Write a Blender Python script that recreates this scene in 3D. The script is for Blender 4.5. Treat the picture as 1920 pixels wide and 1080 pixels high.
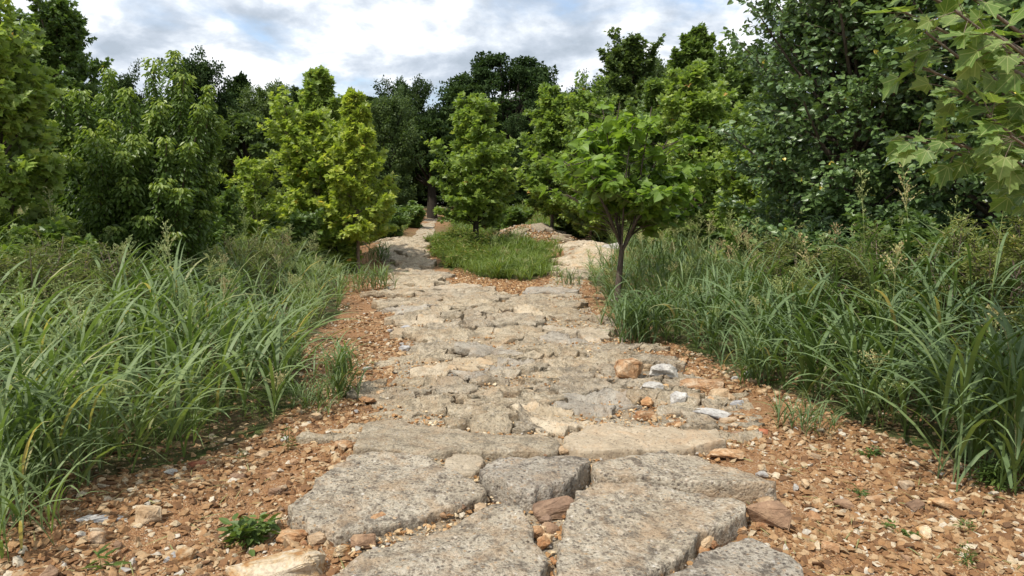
import bpy, bmesh, math, random
import numpy as np
from mathutils import Vector

R = math.radians
scene = bpy.context.scene
for _o in list(bpy.data.objects):
    bpy.data.objects.remove(_o)

# ------------------------------------------------------------------ camera
F = 1300.0            # focal length in pixels of a 1920 wide frame
PITCH = R(6.8)
CAMZ = 1.5
cam_d = bpy.data.cameras.new("camera")
cam_d.sensor_width = 36.0
cam_d.lens = 36.0 * F / 1920.0
cam_d.clip_end = 3000
cam_d.clip_start = 0.05
cam = bpy.data.objects.new("camera", cam_d)
scene.collection.objects.link(cam)
cam.location = (0, 0, CAMZ)
cam.rotation_euler = (math.pi / 2 - PITCH, 0, 0)
scene.camera = cam

# ------------------------------------------------------------------ world, sun, exposure
SUN_EL, SUN_AZ = R(58), R(-135)
w = bpy.data.worlds.new("World")
scene.world = w
w.use_nodes = True
nt = w.node_tree
nt.nodes.clear()


def nn(t, typ, **kw):
    n = t.nodes.new(typ)
    for k, v in kw.items():
        setattr(n, k, v)
    return n


def mth(t, op, a, b=None, c=None):
    n = t.nodes.new("ShaderNodeMath")
    n.operation = op
    for i, v in enumerate((a, b, c)):
        if v is None:
            continue
        if isinstance(v, (int, float)):
            n.inputs[i].default_value = v
        else:
            t.links.new(v, n.inputs[i])
    return n.outputs[0]


def ramp(t, fac, stops, interp="LINEAR"):
    n = t.nodes.new("ShaderNodeValToRGB")
    cr = n.color_ramp
    cr.interpolation = interp
    while len(cr.elements) < len(stops):
        cr.elements.new(0.5)
    for e, (p, c) in zip(cr.elements, stops):
        e.position = p
        e.color = (c, c, c, 1) if isinstance(c, (int, float)) else (*c, 1)
    t.links.new(fac, n.inputs[0])
    return n.outputs[0]


def noise(t, vec, scale, detail=4, rough=0.55, dist=0.0):
    n = t.nodes.new("ShaderNodeTexNoise")
    n.inputs["Scale"].default_value = scale
    n.inputs["Detail"].default_value = detail
    n.inputs["Roughness"].default_value = rough
    n.inputs["Distortion"].default_value = dist
    t.links.new(vec, n.inputs["Vector"])
    return n.outputs["Fac"]


def mixc(t, fac, a, b, mode="MIX"):
    n = t.nodes.new("ShaderNodeMix")
    n.data_type = "RGBA"
    n.blend_type = mode
    for i, v in ((0, fac), (6, a), (7, b)):
        if isinstance(v, (int, float)):
            n.inputs[i].default_value = v
        elif isinstance(v, tuple):
            n.inputs[i].default_value = (*v, 1)
        else:
            t.links.new(v, n.inputs[i])
    return n.outputs[2]


sky = nn(nt, "ShaderNodeTexSky", sky_type="NISHITA", sun_disc=False)
sky.sun_elevation = SUN_EL
sky.sun_rotation = SUN_AZ
sky.air_density = 1.0
sky.dust_density = 1.5
tc = nn(nt, "ShaderNodeTexCoord")
sep = nn(nt, "ShaderNodeSeparateXYZ")
nt.links.new(tc.outputs["Generated"], sep.inputs[0])
zz = mth(nt, "ADD", mth(nt, "MAXIMUM", sep.outputs[2], 0.0), 0.34)
comb = nn(nt, "ShaderNodeCombineXYZ")
nt.links.new(mth(nt, "DIVIDE", sep.outputs[0], zz), comb.inputs[0])
nt.links.new(mth(nt, "DIVIDE", sep.outputs[1], zz), comb.inputs[1])
comb.inputs[2].default_value = 1.1
n_cover = noise(nt, comb.outputs[0], 2.3, 9, 0.55, 0.2)
n_shade = noise(nt, comb.outputs[0], 4.6, 9, 0.58, 0.15)
n_big = noise(nt, comb.outputs[0], 2.0, 5, 0.5, 0.1)
cover = ramp(nt, n_cover, [(0.38, 0.0), (0.44, 0.7), (0.50, 1.0)])
shade_m = mth(nt, "ADD", mth(nt, "MULTIPLY", n_shade, 0.65), mth(nt, "MULTIPLY", n_big, 0.35))
cloudcol = ramp(nt, shade_m, [(0.40, (2.6, 3.0, 3.5)), (0.465, (3.3, 3.7, 4.25)), (0.515, (4.4, 4.75, 5.2)), (0.56, (6.0, 6.15, 6.35))])
skyc = mixc(nt, cover, mixc(nt, 1.0, sky.outputs[0], (1.25, 1.2, 1.15), "MULTIPLY"), cloudcol)
bg = nn(nt, "ShaderNodeBackground")
bg.inputs["Strength"].default_value = 0.12
nt.links.new(skyc, bg.inputs["Color"])
wo = nn(nt, "ShaderNodeOutputWorld")
nt.links.new(bg.outputs[0], wo.inputs["Surface"])

sd = bpy.data.lights.new("sun", "SUN")
sd.energy = 2.9
sd.angle = R(1.5)
sd.color = (1.0, 0.955, 0.88)
sun = bpy.data.objects.new("sun", sd)
scene.collection.objects.link(sun)
_S = Vector((math.sin(SUN_AZ) * math.cos(SUN_EL), math.cos(SUN_AZ) * math.cos(SUN_EL), math.sin(SUN_EL)))
sun.rotation_euler = _S.to_track_quat("Z", "Y").to_euler()
sun.location = (-10, -5, 20)

scene.view_settings.view_transform = "Standard"
scene.view_settings.look = "None"
scene.view_settings.gamma = 1
scene.view_settings.exposure = 0.7
scene.cycles.max_bounces = 6
scene.cycles.diffuse_bounces = 3
scene.cycles.transmission_bounces = 3
scene.cycles.glossy_bounces = 2


# ------------------------------------------------------------------ geometry helpers
def ray(px, py):
    cx, cy = (px - 960) / F, (540 - py) / F
    return cx, math.cos(PITCH) + cy * math.sin(PITCH), -math.sin(PITCH) + cy * math.cos(PITCH)


def at(px, py, z=0.0):
    """world point where the sight line of a spot in the photograph meets height z"""
    d = ray(px, py)
    t = (z - CAMZ) / d[2]
    return d[0] * t, d[1] * t


def atd(px, py, Y):
    d = ray(px, py)
    t = Y / d[1]
    return d[0] * t, Y, CAMZ + d[2] * t


def _hash(ix, iy, seed):
    h = (ix.astype(np.int64) * 374761393 + iy.astype(np.int64) * 668265263 + seed * 974634777) & 0xFFFFFFFF
    h = ((h ^ (h >> 13)) * 1274126177) & 0xFFFFFFFF
    h = h ^ (h >> 16)
    return (h & 0xFFFFFF) / float(0xFFFFFF)


def vnoise(x, y, seed=0):
    x = np.asarray(x, float)
    y = np.asarray(y, float)
    ix, iy = np.floor(x), np.floor(y)
    fx, fy = x - ix, y - iy
    fx = fx * fx * (3 - 2 * fx)
    fy = fy * fy * (3 - 2 * fy)
    a, b = _hash(ix, iy, seed), _hash(ix + 1, iy, seed)
    c, d = _hash(ix, iy + 1, seed), _hash(ix + 1, iy + 1, seed)
    return (a * (1 - fx) + b * fx) * (1 - fy) + (c * (1 - fx) + d * fx) * fy - 0.5


def fbm(x, y, f, octv=4, seed=0, gain=0.5):
    s, a = 0, 1.0
    for o in range(octv):
        s = s + a * vnoise(x * f + 17.3 * o, y * f - 9.1 * o, seed + o)
        f *= 2.03
        a *= gain
    return s


def sstep(x, a, b):
    t = np.clip((x - a) / (b - a), 0, 1)
    return t * t * (3 - 2 * t)


def bp(x, y, cx, cy, rx, ry):
    return np.exp(-(((x - cx) / rx) ** 2 + ((y - cy) / ry) ** 2))


def Hs(x, y):
    """smooth terrain height"""
    x = np.asarray(x, float)
    y = np.asarray(y, float)
    z = 1.15 * sstep(y, 13, 62)
    z = z + 0.50 * bp(x, y, -3.0, 18.6, 1.5, 2.1)        # crest of the left branch
    z = z + 0.46 * bp(x, y, 1.95, 18.0, 1.25, 1.7)       # crest of the right branch
    z = z + 0.62 * bp(x, y, 0.55, 24.5, 1.5, 1.5)        # rubble mound behind the island
    z = z + 0.75 * bp(x, y, 2.2, 36, 3.2, 2.6)
    z = z + 0.9 * bp(x, y, -17.5, 33, 9, 4)
    z = z + 0.22 * bp(x, y, -0.9, 19, 1.4, 3.0)
    z = z + 0.25 * sstep(-x, 2.5, 7) * sstep(y, 3, 9)
    z = z + 0.20 * sstep(x, 2.2, 6) * sstep(y, 3, 8)
    return z


def pathmask(x, y):
    lx = np.interp(y, [1.6, 3.45, 5.8, 7.3, 9.0, 10.6, 12.4, 14.6, 16.6, 18.4, 24], [-0.8, -1.1, -1.08, -1.18, -1.4, -1.75, -2.1, -2.55, -3.2, -3.6, -3.7])
    rx = np.interp(y, [1.6, 2.9, 4.4, 9, 12.2, 15.2, 18.4], [1.15, 1.3, 1.45, 1.2, 1.2, 1.75, 2.7])
    return sstep(x - lx, -0.25, 0.1) * sstep(rx - x, -0.25, 0.1) * (y < 21)


def Hn(x, y):
    x = np.asarray(x, float)
    y = np.asarray(y, float)
    return Hs(x, y) + (1 - 0.9 * pathmask(x, y)) * (0.05 * fbm(x, y, 0.9, 3, 5) + 0.03 * fbm(x, y, 4.5, 4, 9, 0.55) - 0.01)


def inpoly(x, y, poly):
    x = np.asarray(x, float)
    y = np.asarray(y, float)
    ins = np.zeros(x.shape, bool)
    n = len(poly)
    for i in range(n):
        x1, y1 = poly[i]
        x2, y2 = poly[(i + 1) % n]
        c = (y1 > y) != (y2 > y)
        ins ^= c & (x < (x2 - x1) * (y - y1) / ((y2 - y1) if y2 != y1 else 1e-9) + x1)
    return ins


def scatter(rng, poly, n):
    P = np.array(poly)
    lo, hi = P.min(0), P.max(0)
    out = np.zeros((0, 2))
    while len(out) < n:
        q = lo + rng.random((n * 2, 2)) * (hi - lo)
        out = np.vstack([out, q[inpoly(q[:, 0], q[:, 1], poly)]])
    return out[:n]


def veins(t, col, vein):
    """pale midrib and side veins from the leaf's own flat coordinates"""
    lx = mth(t, "ABSOLUTE", attr(t, "lx"))
    ly = attr(t, "ly")
    d = lx
    for a in (0.72, 1.35):
        da = mth(t, "ABSOLUTE", mth(t, "SUBTRACT", mth(t, "MULTIPLY", lx, math.cos(a)), mth(t, "MULTIPLY", ly, math.sin(a))))
        d = mth(t, "MINIMUM", d, da)
    fine = mth(t, "MULTIPLY", mth(t, "ABSOLUTE", mth(t, "SUBTRACT", mth(t, "FRACT", mth(t, "MULTIPLY", mth(t, "SUBTRACT", ly, mth(t, "MULTIPLY", lx, 0.9)), 7.0)), 0.5)), 0.25)
    fac = ramp(t, d, [(0.006, 0.75), (0.022, 0.0)])
    f2 = ramp(t, fine, [(0.0, 0.28), (0.02, 0.0)])
    return mixc(t, mth(t, "MAXIMUM", fac, f2), col, vein)


def mesh_np(name, V, sizes, loops, mat, parent=None, attrs=None, smooth=False, loc=None):
    V = np.asarray(V, np.float32).reshape(-1, 3)
    sizes = np.asarray(sizes, np.int32)
    loops = np.asarray(loops, np.int32)
    me = bpy.data.meshes.new(name)
    me.vertices.add(len(V))
    me.vertices.foreach_set("co", V.ravel())
    me.loops.add(len(loops))
    me.loops.foreach_set("vertex_index", loops)
    me.polygons.add(len(sizes))
    st = np.zeros(len(sizes), np.int32)
    st[1:] = np.cumsum(sizes)[:-1]
    me.polygons.foreach_set("loop_start", st)
    me.polygons.foreach_set("loop_total", sizes)
    me.polygons.foreach_set("use_smooth", np.full(len(sizes), smooth, bool))
    for k, a in (attrs or {}).items():
        at_ = me.attributes.new(k, "FLOAT", "POINT")
        at_.data.foreach_set("value", np.asarray(a, np.float32).ravel())
    me.update(calc_edges=True)
    me.materials.append(mat)
    o = bpy.data.objects.new(name, me)
    scene.collection.objects.link(o)
    if parent:
        o.parent = parent
    if loc is not None:
        o.location = loc
    return o


def replicate(tv, tf, M, T):
    """copies of a template: tv (k,3), tf list of faces, M (n,3,3) column frames, T (n,3)"""
    n, k = len(T), len(tv)
    V = np.einsum("nij,kj->nki", M, tv) + T[:, None, :]
    fl = np.concatenate([np.array(f) for f in tf])
    sz = np.array([len(f) for f in tf])
    L = (fl[None, :] + (np.arange(n) * k)[:, None]).ravel()
    return V.reshape(-1, 3), np.tile(sz, n), L


class Bag:
    """collects pieces into one mesh"""
    def __init__(s):
        s.V, s.S, s.L, s.A, s.n = [], [], [], [], 0

    def add(s, V, S, L, v):
        V = V.reshape(-1, 3)
        s.V.append(V)
        s.S.append(S)
        s.L.append(np.asarray(L) + s.n)
        s.A.append(np.broadcast_to(np.asarray(v, float), (len(V),)) if np.ndim(v) == 0 else np.asarray(v, float))
        s.n += len(V)

    def build(s, name, mat, parent=None, smooth=False, loc=None):
        return mesh_np(name, np.concatenate(s.V), np.concatenate(s.S), np.concatenate(s.L), mat, parent,
                       {"v": np.concatenate(s.A)}, smooth, loc)


def unit(a):
    return a / np.maximum(np.linalg.norm(a, axis=-1, keepdims=True), 1e-9)


def frames(d, nrm, scale):
    d = unit(d)
    x = unit(np.cross(d, nrm))
    z = np.cross(x, d)
    return np.stack([x, d, z], axis=-1) * scale[:, None, None]


def tag(o, label=None, cat=None, group=None, kind=None):
    if label: o["label"] = label
    if cat: o["category"] = cat
    if group: o["group"] = group
    if kind: o["kind"] = kind
    return o


def empty(name, loc, rz=0.0):
    o = bpy.data.objects.new(name, None)
    scene.collection.objects.link(o)
    o.location = loc
    o.rotation_euler = (0, 0, rz)
    o.empty_display_size = 0.2
    return o


# ------------------------------------------------------------------ materials
def newmat(name):
    m = bpy.data.materials.new(name)
    m.use_nodes = True
    t = m.node_tree
    t.nodes.clear()
    out = nn(t, "ShaderNodeOutputMaterial")
    return m, t, out


def principled(t, col, rough, spec=0.3, bump=None, bstr=0.5, bdist=0.01):
    p = nn(t, "ShaderNodeBsdfPrincipled")
    if isinstance(col, tuple):
        p.inputs["Base Color"].default_value = (*col, 1)
    else:
        t.links.new(col, p.inputs["Base Color"])
    if isinstance(rough, float):
        p.inputs["Roughness"].default_value = rough
    else:
        t.links.new(rough, p.inputs["Roughness"])
    p.inputs["Specular IOR Level"].default_value = spec
    if bump is not None:
        b = nn(t, "ShaderNodeBump")
        b.inputs["Strength"].default_value = bstr
        b.inputs["Distance"].default_value = bdist
        t.links.new(bump, b.inputs["Height"])
        t.links.new(b.outputs[0], p.inputs["Normal"])
    return p


def attr(t, name):
    a = nn(t, "ShaderNodeAttribute")
    a.attribute_name = name
    return a.outputs["Fac"]


GAIN = {"sycamore_leaves": 1.5, "yellow_green_leaves": 1.45, "mid_green_leaves": 1.35, "boxelder_leaves": 1.05, "cottonwood_leaves": 2.1,
        "broad_catalpa_leaves": 1.35, "forest_edge_leaves": 1.2, "near_sycamore_leaves": 0.92, "tall_grass_blades": 1.25, "dark_grass_blades": 1.32, "olive_weed_leaves": 1.25, "grass_seed_heads": 1.15}


def leafmat(name, stops, trans=0.35, rough=0.42, under=None, spec=0.35, tgain=(1.5, 1.55, 0.6)):
    m, t, out = newmat(name)
    geo = nn(t, "ShaderNodeNewGeometry")
    g = GAIN.get(name, 1.0)
    kr_, kb_ = {"cottonwood_leaves": (1.1, 0.85), "grass_seed_heads": (1, 1), "near_sycamore_leaves": (0.86, 0.95), "tall_grass_blades": (1.02, 0.85), "dark_grass_blades": (1.05, 0.85)}.get(name, (1.12, 0.84))
    stops = [(p_, (c[0] * kr_, c[1], c[2] * kb_)) for p_, c in stops]
    stops = [(p_, tuple(min((c_ * 0.88 + 0.12 * (0.3 * c[0] + 0.6 * c[1] + 0.1 * c[2])) * g, 0.8) for c_ in c)) for p_, c in stops]
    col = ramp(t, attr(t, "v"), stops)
    nz = noise(t, geo.outputs["Position"], 1.3, 3)
    oi = nn(t, "ShaderNodeObjectInfo")
    tint = mth(t, "ADD", mth(t, "MULTIPLY", nz, 0.5), mth(t, "MULTIPLY", oi.outputs["Random"], 0.25))
    k = ramp(t, tint, [(0.15, (0.78, 0.84, 0.8)), (0.5, (1.15, 1.1, 1.0))])
    col = mixc(t, 1.0, col, k, "MULTIPLY")
    if name == "near_sycamore_leaves":
        blot = ramp(t, noise(t, geo.outputs["Position"], 22, 4, 0.6), [(0.3, (0.78, 0.8, 0.75)), (0.6, (1.15, 1.12, 1.05))])
        col = mixc(t, 1.0, col, blot, "MULTIPLY")
        col = veins(t, col, (0.42, 0.45, 0.20))
    if under:
        col_s = mixc(t, geo.outputs["Backfacing"], col, mixc(t, 0.6, col, under))
    else:
        col_s = col
    p = principled(t, col_s, rough, spec)
    tr = nn(t, "ShaderNodeBsdfTranslucent")
    t.links.new(mixc(t, 1.0, col, tgain, "MULTIPLY"), tr.inputs["Color"])
    mx = nn(t, "ShaderNodeMixShader")
    mx.inputs[0].default_value = trans
    t.links.new(p.outputs[0], mx.inputs[1])
    t.links.new(tr.outputs[0], mx.inputs[2])
    t.links.new(mx.outputs[0], out.inputs["Surface"])
    return m


def barkmat(name, c1, c2):
    m, t, out = newmat(name)
    geo = nn(t, "ShaderNodeNewGeometry")
    mp = nn(t, "ShaderNodeMapping")
    mp.inputs["Scale"].default_value = (1, 1, 0.3)
    t.links.new(geo.outputs["Position"], mp.inputs[0])
    n1 = noise(t, mp.outputs[0], 45, 6, 0.65)
    p = principled(t, ramp(t, n1, [(0.3, c1), (0.7, c2)]), 0.85, 0.2, n1, 0.8, 0.01)
    t.links.new(p.outputs[0], out.inputs["Surface"])
    return m


def soilmat():
    m, t, out = newmat("orange_soil")
    geo = nn(t, "ShaderNodeNewGeometry")
    P = geo.outputs["Position"]
    big = noise(t, P, 0.9, 5, 0.6)
    fine = noise(t, P, 38, 6, 0.7)
    col = ramp(t, big, [(0.3, (0.20, 0.092, 0.038)), (0.5, (0.29, 0.145, 0.062)), (0.68, (0.36, 0.21, 0.105))])
    vo = nn(t, "ShaderNodeTexVoronoi")
    vo.inputs["Scale"].default_value = 120
    t.links.new(P, vo.inputs["Vector"])
    sepc = nn(t, "ShaderNodeSeparateColor")
    t.links.new(vo.outputs["Color"], sepc.inputs[0])
    peb = ramp(t, sepc.outputs[0], [(0.0, (0.26, 0.12, 0.055)), (0.3, (0.32, 0.165, 0.075)), (0.7, (0.40, 0.24, 0.12)), (0.92, (0.50, 0.36, 0.22)), (1.0, (0.66, 0.56, 0.42))])
    col = mixc(t, ramp(t, noise(t, P, 6, 5, 0.7), [(0.40, 0.25), (0.58, 0.7)]), col, peb)
    col = mixc(t, ramp(t, fine, [(0.32, 0.55), (0.5, 0.0)]), col, (0.16, 0.075, 0.04))
    lit = ramp(t, noise(t, P, 14, 6, 0.7), [(0.3, (0.05, 0.035, 0.02)), (0.5, (0.12, 0.085, 0.045)), (0.7, (0.23, 0.17, 0.10))])
    mo = ramp(t, noise(t, P, 5, 5, 0.7), [(0.4, (0.05, 0.07, 0.02)), (0.6, (0.10, 0.13, 0.035))])
    lit = mixc(t, ramp(t, noise(t, P, 2.2, 4), [(0.4, 0.0), (0.6, 1.0)]), lit, mo)
    col = mixc(t, attr(t, "litter"), col, lit)
    h = mth(t, "ADD", fine, mth(t, "MULTIPLY", vo.outputs["Distance"], -1.6))
    p = principled(t, col, 0.93, 0.15, h, 0.7, 0.012)
    t.links.new(p.outputs[0], out.inputs["Surface"])
    return m


def rockmat(name, stops, bstr=0.5, scale=1.0, use_v=False, pits=0.0, spots=None):
    """weathered stone; per-object (or per-stone) tint through the colour ramp"""
    m, t, out = newmat(name)
    geo = nn(t, "ShaderNodeNewGeometry")
    P = geo.outputs["Position"]
    n1 = noise(t, P, 9 * scale, 7, 0.65, 0.5)
    n2 = noise(t, P, 60 * scale, 6, 0.7)
    if use_v:
        f = mth(t, "ADD", attr(t, "v"), mth(t, "MULTIPLY", mth(t, "SUBTRACT", n1, 0.5), 0.25))
    else:
        f = n1
    col = ramp(t, f, stops)
    col = mixc(t, ramp(t, n2, [(0.35, 0.45), (0.55, 0.0)]), col, (0.12, 0.08, 0.05))
    oi = nn(t, "ShaderNodeObjectInfo")
    col = mixc(t, 1.0, col, ramp(t, oi.outputs["Random"], [(0, (0.85, 0.86, 0.9)), (1, (1.12, 1.08, 1.0))]), "MULTIPLY")
    p = principled(t, col, 0.88, 0.25, mth(t, "ADD", mth(t, "MULTIPLY", n1, 2.0), n2), bstr, 0.012)
    t.links.new(p.outputs[0], out.inputs["Surface"])
    return m


def slabmat(name, base1, base2, lichen, lich_amt, rust, rust_amt, agg=0.5, bstr=1.0):
    m, t, out = newmat(name)
    geo = nn(t, "ShaderNodeNewGeometry")
    P = geo.outputs["Position"]
    n_big = noise(t, P, 2.6, 5, 0.6, 0.4)
    n_mid = noise(t, P, 11, 7, 0.68, 0.3)
    n_pit = noise(t, P, 48, 5, 0.72)
    n_fin = noise(t, P, 160, 3, 0.7)
    col = ramp(t, n_big, [(0.35, base1), (0.62, base2)])
    vo = nn(t, "ShaderNodeTexVoronoi")
    vo.inputs["Scale"].default_value = 62
    vo.inputs["Randomness"].default_value = 1.0
    t.links.new(P, vo.inputs["Vector"])
    sc = nn(t, "ShaderNodeSeparateColor")
    t.links.new(vo.outputs["Color"], sc.inputs[0])
    peb = ramp(t, sc.outputs[0], [(0.0, (0.10, 0.08, 0.07)), (0.18, (0.25, 0.20, 0.15)), (0.4, (0.40, 0.34, 0.26)), (0.62, (0.50, 0.42, 0.31)), (0.8, (0.62, 0.56, 0.46)), (0.93, (0.46, 0.29, 0.15)), (1.0, (0.75, 0.71, 0.64))])
    col = mixc(t, mth(t, "MULTIPLY", ramp(t, vo.outputs["Distance"], [(0.35, 1.0), (0.6, 0.15)]), agg), col, peb)
    lm = ramp(t, mth(t, "ADD", mth(t, "MULTIPLY", n_mid, 0.6), mth(t, "MULTIPLY", n_pit, 0.4)), [(0.50, 0.0), (0.58, 1.0)])
    col = mixc(t, mth(t, "MULTIPLY", lm, lich_amt), col, lichen)
    rm = ramp(t, noise(t, P, 4.3, 6, 0.65, 0.6), [(0.50, 0.0), (0.63, 1.0)])
    col = mixc(t, mth(t, "MULTIPLY", rm, rust_amt), col, rust)
    col = mixc(t, ramp(t, n_pit, [(0.33, 0.85), (0.45, 0.0)]), col, (0.07, 0.05, 0.035))
    oi = nn(t, "ShaderNodeObjectInfo")
    col = mixc(t, 1.0, col, ramp(t, oi.outputs["Random"], [(0, (0.90, 0.90, 0.91)), (0.5, (1.0, 0.98, 0.94)), (1, (1.10, 1.08, 1.04))]), "MULTIPLY")
    h = mth(t, "ADD", mth(t, "MULTIPLY", n_mid, 1.6), mth(t, "MULTIPLY", n_pit, 1.3))
    h = mth(t, "ADD", h, mth(t, "MULTIPLY", n_fin, 0.35))
    h = mth(t, "ADD", h, mth(t, "MULTIPLY", vo.outputs["Distance"], -0.5 * agg))
    p = principled(t, col, 0.92, 0.2, h, bstr, 0.016)
    t.links.new(p.outputs[0], out.inputs["Surface"])
    return m


M = {}
M["soil"] = soilmat()
M["gravel"] = rockmat("loose_gravel", [(0.0, (0.13, 0.075, 0.04)), (0.25, (0.24, 0.12, 0.05)), (0.45, (0.35, 0.19, 0.08)), (0.62, (0.44, 0.275, 0.135)), (0.8, (0.55, 0.42, 0.25)), (0.92, (0.66, 0.58, 0.44)), (1.0, (0.34, 0.32, 0.29))], 0.4, 1.5, True)
M["rubble"] = rockmat("path_rubble", [(0.3, (0.26, 0.16, 0.09)), (0.5, (0.38, 0.27, 0.17)), (0.7, (0.48, 0.38, 0.27))], 0.8, 1.2)
M["agg_grey"] = slabmat("exposed_aggregate_grey", (0.40, 0.34, 0.255), (0.56, 0.50, 0.40), (0.09, 0.07, 0.055), 0.75, (0.46, 0.33, 0.21), 0.6, 0.85, 1.0)
M["buff"] = slabmat("buff_broken_concrete", (0.38, 0.305, 0.205), (0.54, 0.46, 0.335), (0.17, 0.145, 0.105), 0.75, (0.42, 0.28, 0.16), 0.4, 0.5, 1.0)
M["grey_slab"] = slabmat("grey_limestone", (0.34, 0.30, 0.245), (0.48, 0.44, 0.37), (0.19, 0.17, 0.145), 0.55, (0.42, 0.28, 0.16), 0.3, 0.25, 0.9)
M["cream_slab"] = slabmat("cream_limestone", (0.44, 0.36, 0.25), (0.59, 0.50, 0.37), (0.28, 0.22, 0.15), 0.5, (0.52, 0.33, 0.17), 0.45, 0.2, 0.8)
M["smooth_slab"] = slabmat("smooth_sandy_concrete", (0.40, 0.32, 0.22), (0.50, 0.41, 0.29), (0.28, 0.21, 0.14), 0.35, (0.45, 0.28, 0.15), 0.35, 0.3, 0.45)
M["rock_cream"] = rockmat("cream_chert", [(0.42, (0.40, 0.21, 0.08)), (0.5, (0.54, 0.39, 0.22)), (0.6, (0.64, 0.54, 0.39))], 0.7, 1.0)
M["rock_orange"] = rockmat("orange_chert", [(0.38, (0.32, 0.15, 0.065)), (0.5, (0.46, 0.27, 0.135)), (0.62, (0.60, 0.44, 0.28))], 0.7, 1.0)
M["rock_brown"] = rockmat("brown_sandstone", [(0.3, (0.16, 0.10, 0.065)), (0.5, (0.30, 0.19, 0.12)), (0.7, (0.42, 0.29, 0.18))], 0.6, 1.0)
M["rock_grey"] = rockmat("grey_stone", [(0.3, (0.24, 0.23, 0.23)), (0.5, (0.44, 0.43, 0.41)), (0.7, (0.62, 0.60, 0.56))], 0.6, 1.0)
M["rock_tan"] = rockmat("tan_stone", [(0.3, (0.36, 0.23, 0.12)), (0.5, (0.50, 0.36, 0.22)), (0.7, (0.62, 0.50, 0.34))], 0.6, 1.0)
M["rock_red"] = rockmat("red_stone", [(0.3, (0.22, 0.06, 0.035)), (0.5, (0.38, 0.13, 0.07)), (0.7, (0.50, 0.25, 0.14))], 0.6, 1.0)

M["bark"] = barkmat("grey_brown_bark", (0.05, 0.038, 0.028), (0.16, 0.125, 0.095))
M["bark_light"] = barkmat("light_bark", (0.12, 0.085, 0.06), (0.28, 0.22, 0.17))
M["bark_dark"] = barkmat("dark_bark", (0.02, 0.016, 0.012), (0.07, 0.055, 0.04))

M["l_syc"] = leafmat("sycamore_leaves", [(0, (0.075, 0.135, 0.022)), (0.45, (0.12, 0.20, 0.032)), (0.9, (0.19, 0.27, 0.055)), (0.985, (0.25, 0.29, 0.08)), (1, (0.33, 0.20, 0.06))], 0.38, 0.42, (0.30, 0.36, 0.18))
M["l_yel"] = leafmat("yellow_green_leaves", [(0, (0.10, 0.17, 0.018)), (0.5, (0.18, 0.26, 0.03)), (0.93, (0.27, 0.34, 0.055)), (1, (0.40, 0.30, 0.06))], 0.42, 0.42, (0.34, 0.38, 0.18))
M["l_mid"] = leafmat("mid_green_leaves", [(0, (0.04, 0.085, 0.018)), (0.5, (0.075, 0.14, 0.028)), (0.95, (0.12, 0.20, 0.045)), (1, (0.20, 0.22, 0.06))], 0.34, 0.42, (0.20, 0.26, 0.12))
M["l_map"] = leafmat("boxelder_leaves", [(0, (0.05, 0.105, 0.016)), (0.5, (0.085, 0.16, 0.022)), (0.85, (0.13, 0.22, 0.03)), (1, (0.23, 0.33, 0.05))], 0.36, 0.40, (0.16, 0.24, 0.08))
M["l_cot"] = leafmat("cottonwood_leaves", [(0, (0.026, 0.055, 0.018)), (0.5, (0.048, 0.092, 0.030)), (0.97, (0.08, 0.135, 0.045)), (0.992, (0.10, 0.16, 0.06)), (1, (0.30, 0.26, 0.03))], 0.24, 0.34, (0.17, 0.24, 0.15), 0.5)
M["l_cat"] = leafmat("broad_catalpa_leaves", [(0, (0.06, 0.125, 0.015)), (0.5, (0.10, 0.19, 0.022)), (1, (0.17, 0.29, 0.035))], 0.40, 0.42, (0.20, 0.28, 0.09))
M["l_big"] = leafmat("near_sycamore_leaves", [(0, (0.12, 0.19, 0.04)), (0.5, (0.19, 0.27, 0.06)), (0.92, (0.26, 0.32, 0.09)), (0.97, (0.30, 0.27, 0.10)), (1, (0.34, 0.17, 0.08))], 0.38, 0.5, (0.24, 0.31, 0.13), 0.25)
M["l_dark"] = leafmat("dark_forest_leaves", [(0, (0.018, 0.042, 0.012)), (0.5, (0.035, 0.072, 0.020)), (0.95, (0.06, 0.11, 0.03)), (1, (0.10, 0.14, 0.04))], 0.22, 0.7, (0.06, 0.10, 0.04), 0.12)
M["l_fmid"] = leafmat("forest_edge_leaves", [(0, (0.035, 0.07, 0.015)), (0.5, (0.06, 0.11, 0.022)), (1, (0.11, 0.17, 0.035))], 0.3, 0.5, (0.12, 0.17, 0.08))
M["l_weedy"] = leafmat("olive_weed_leaves", [(0, (0.06, 0.095, 0.025)), (0.5, (0.12, 0.165, 0.045)), (0.9, (0.19, 0.23, 0.07)), (1, (0.30, 0.24, 0.10))], 0.34, 0.5, None, 0.25)
M["grass"] = leafmat("tall_grass_blades", [(0, (0.045, 0.085, 0.022)), (0.35, (0.085, 0.145, 0.040)), (0.7, (0.14, 0.21, 0.065)), (0.9, (0.20, 0.27, 0.10)), (0.95, (0.33, 0.30, 0.12)), (1, (0.48, 0.38, 0.22))], 0.34, 0.5, (0.20, 0.26, 0.12), 0.3, (1.3, 1.35, 0.6))
M["grass_d"] = leafmat("dark_grass_blades", [(0, (0.035, 0.07, 0.018)), (0.35, (0.065, 0.12, 0.032)), (0.7, (0.11, 0.175, 0.055)), (0.93, (0.17, 0.24, 0.09)), (0.97, (0.30, 0.26, 0.12)), (1, (0.42, 0.33, 0.20))], 0.32, 0.5, (0.18, 0.25, 0.12), 0.3, (1.3, 1.35, 0.6))
M["grass_g"] = leafmat("fine_bright_grass", [(0, (0.06, 0.115, 0.02)), (0.5, (0.11, 0.19, 0.035)), (0.9, (0.17, 0.26, 0.055)), (1, (0.30, 0.28, 0.11))], 0.36, 0.45, None, 0.3)
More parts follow.
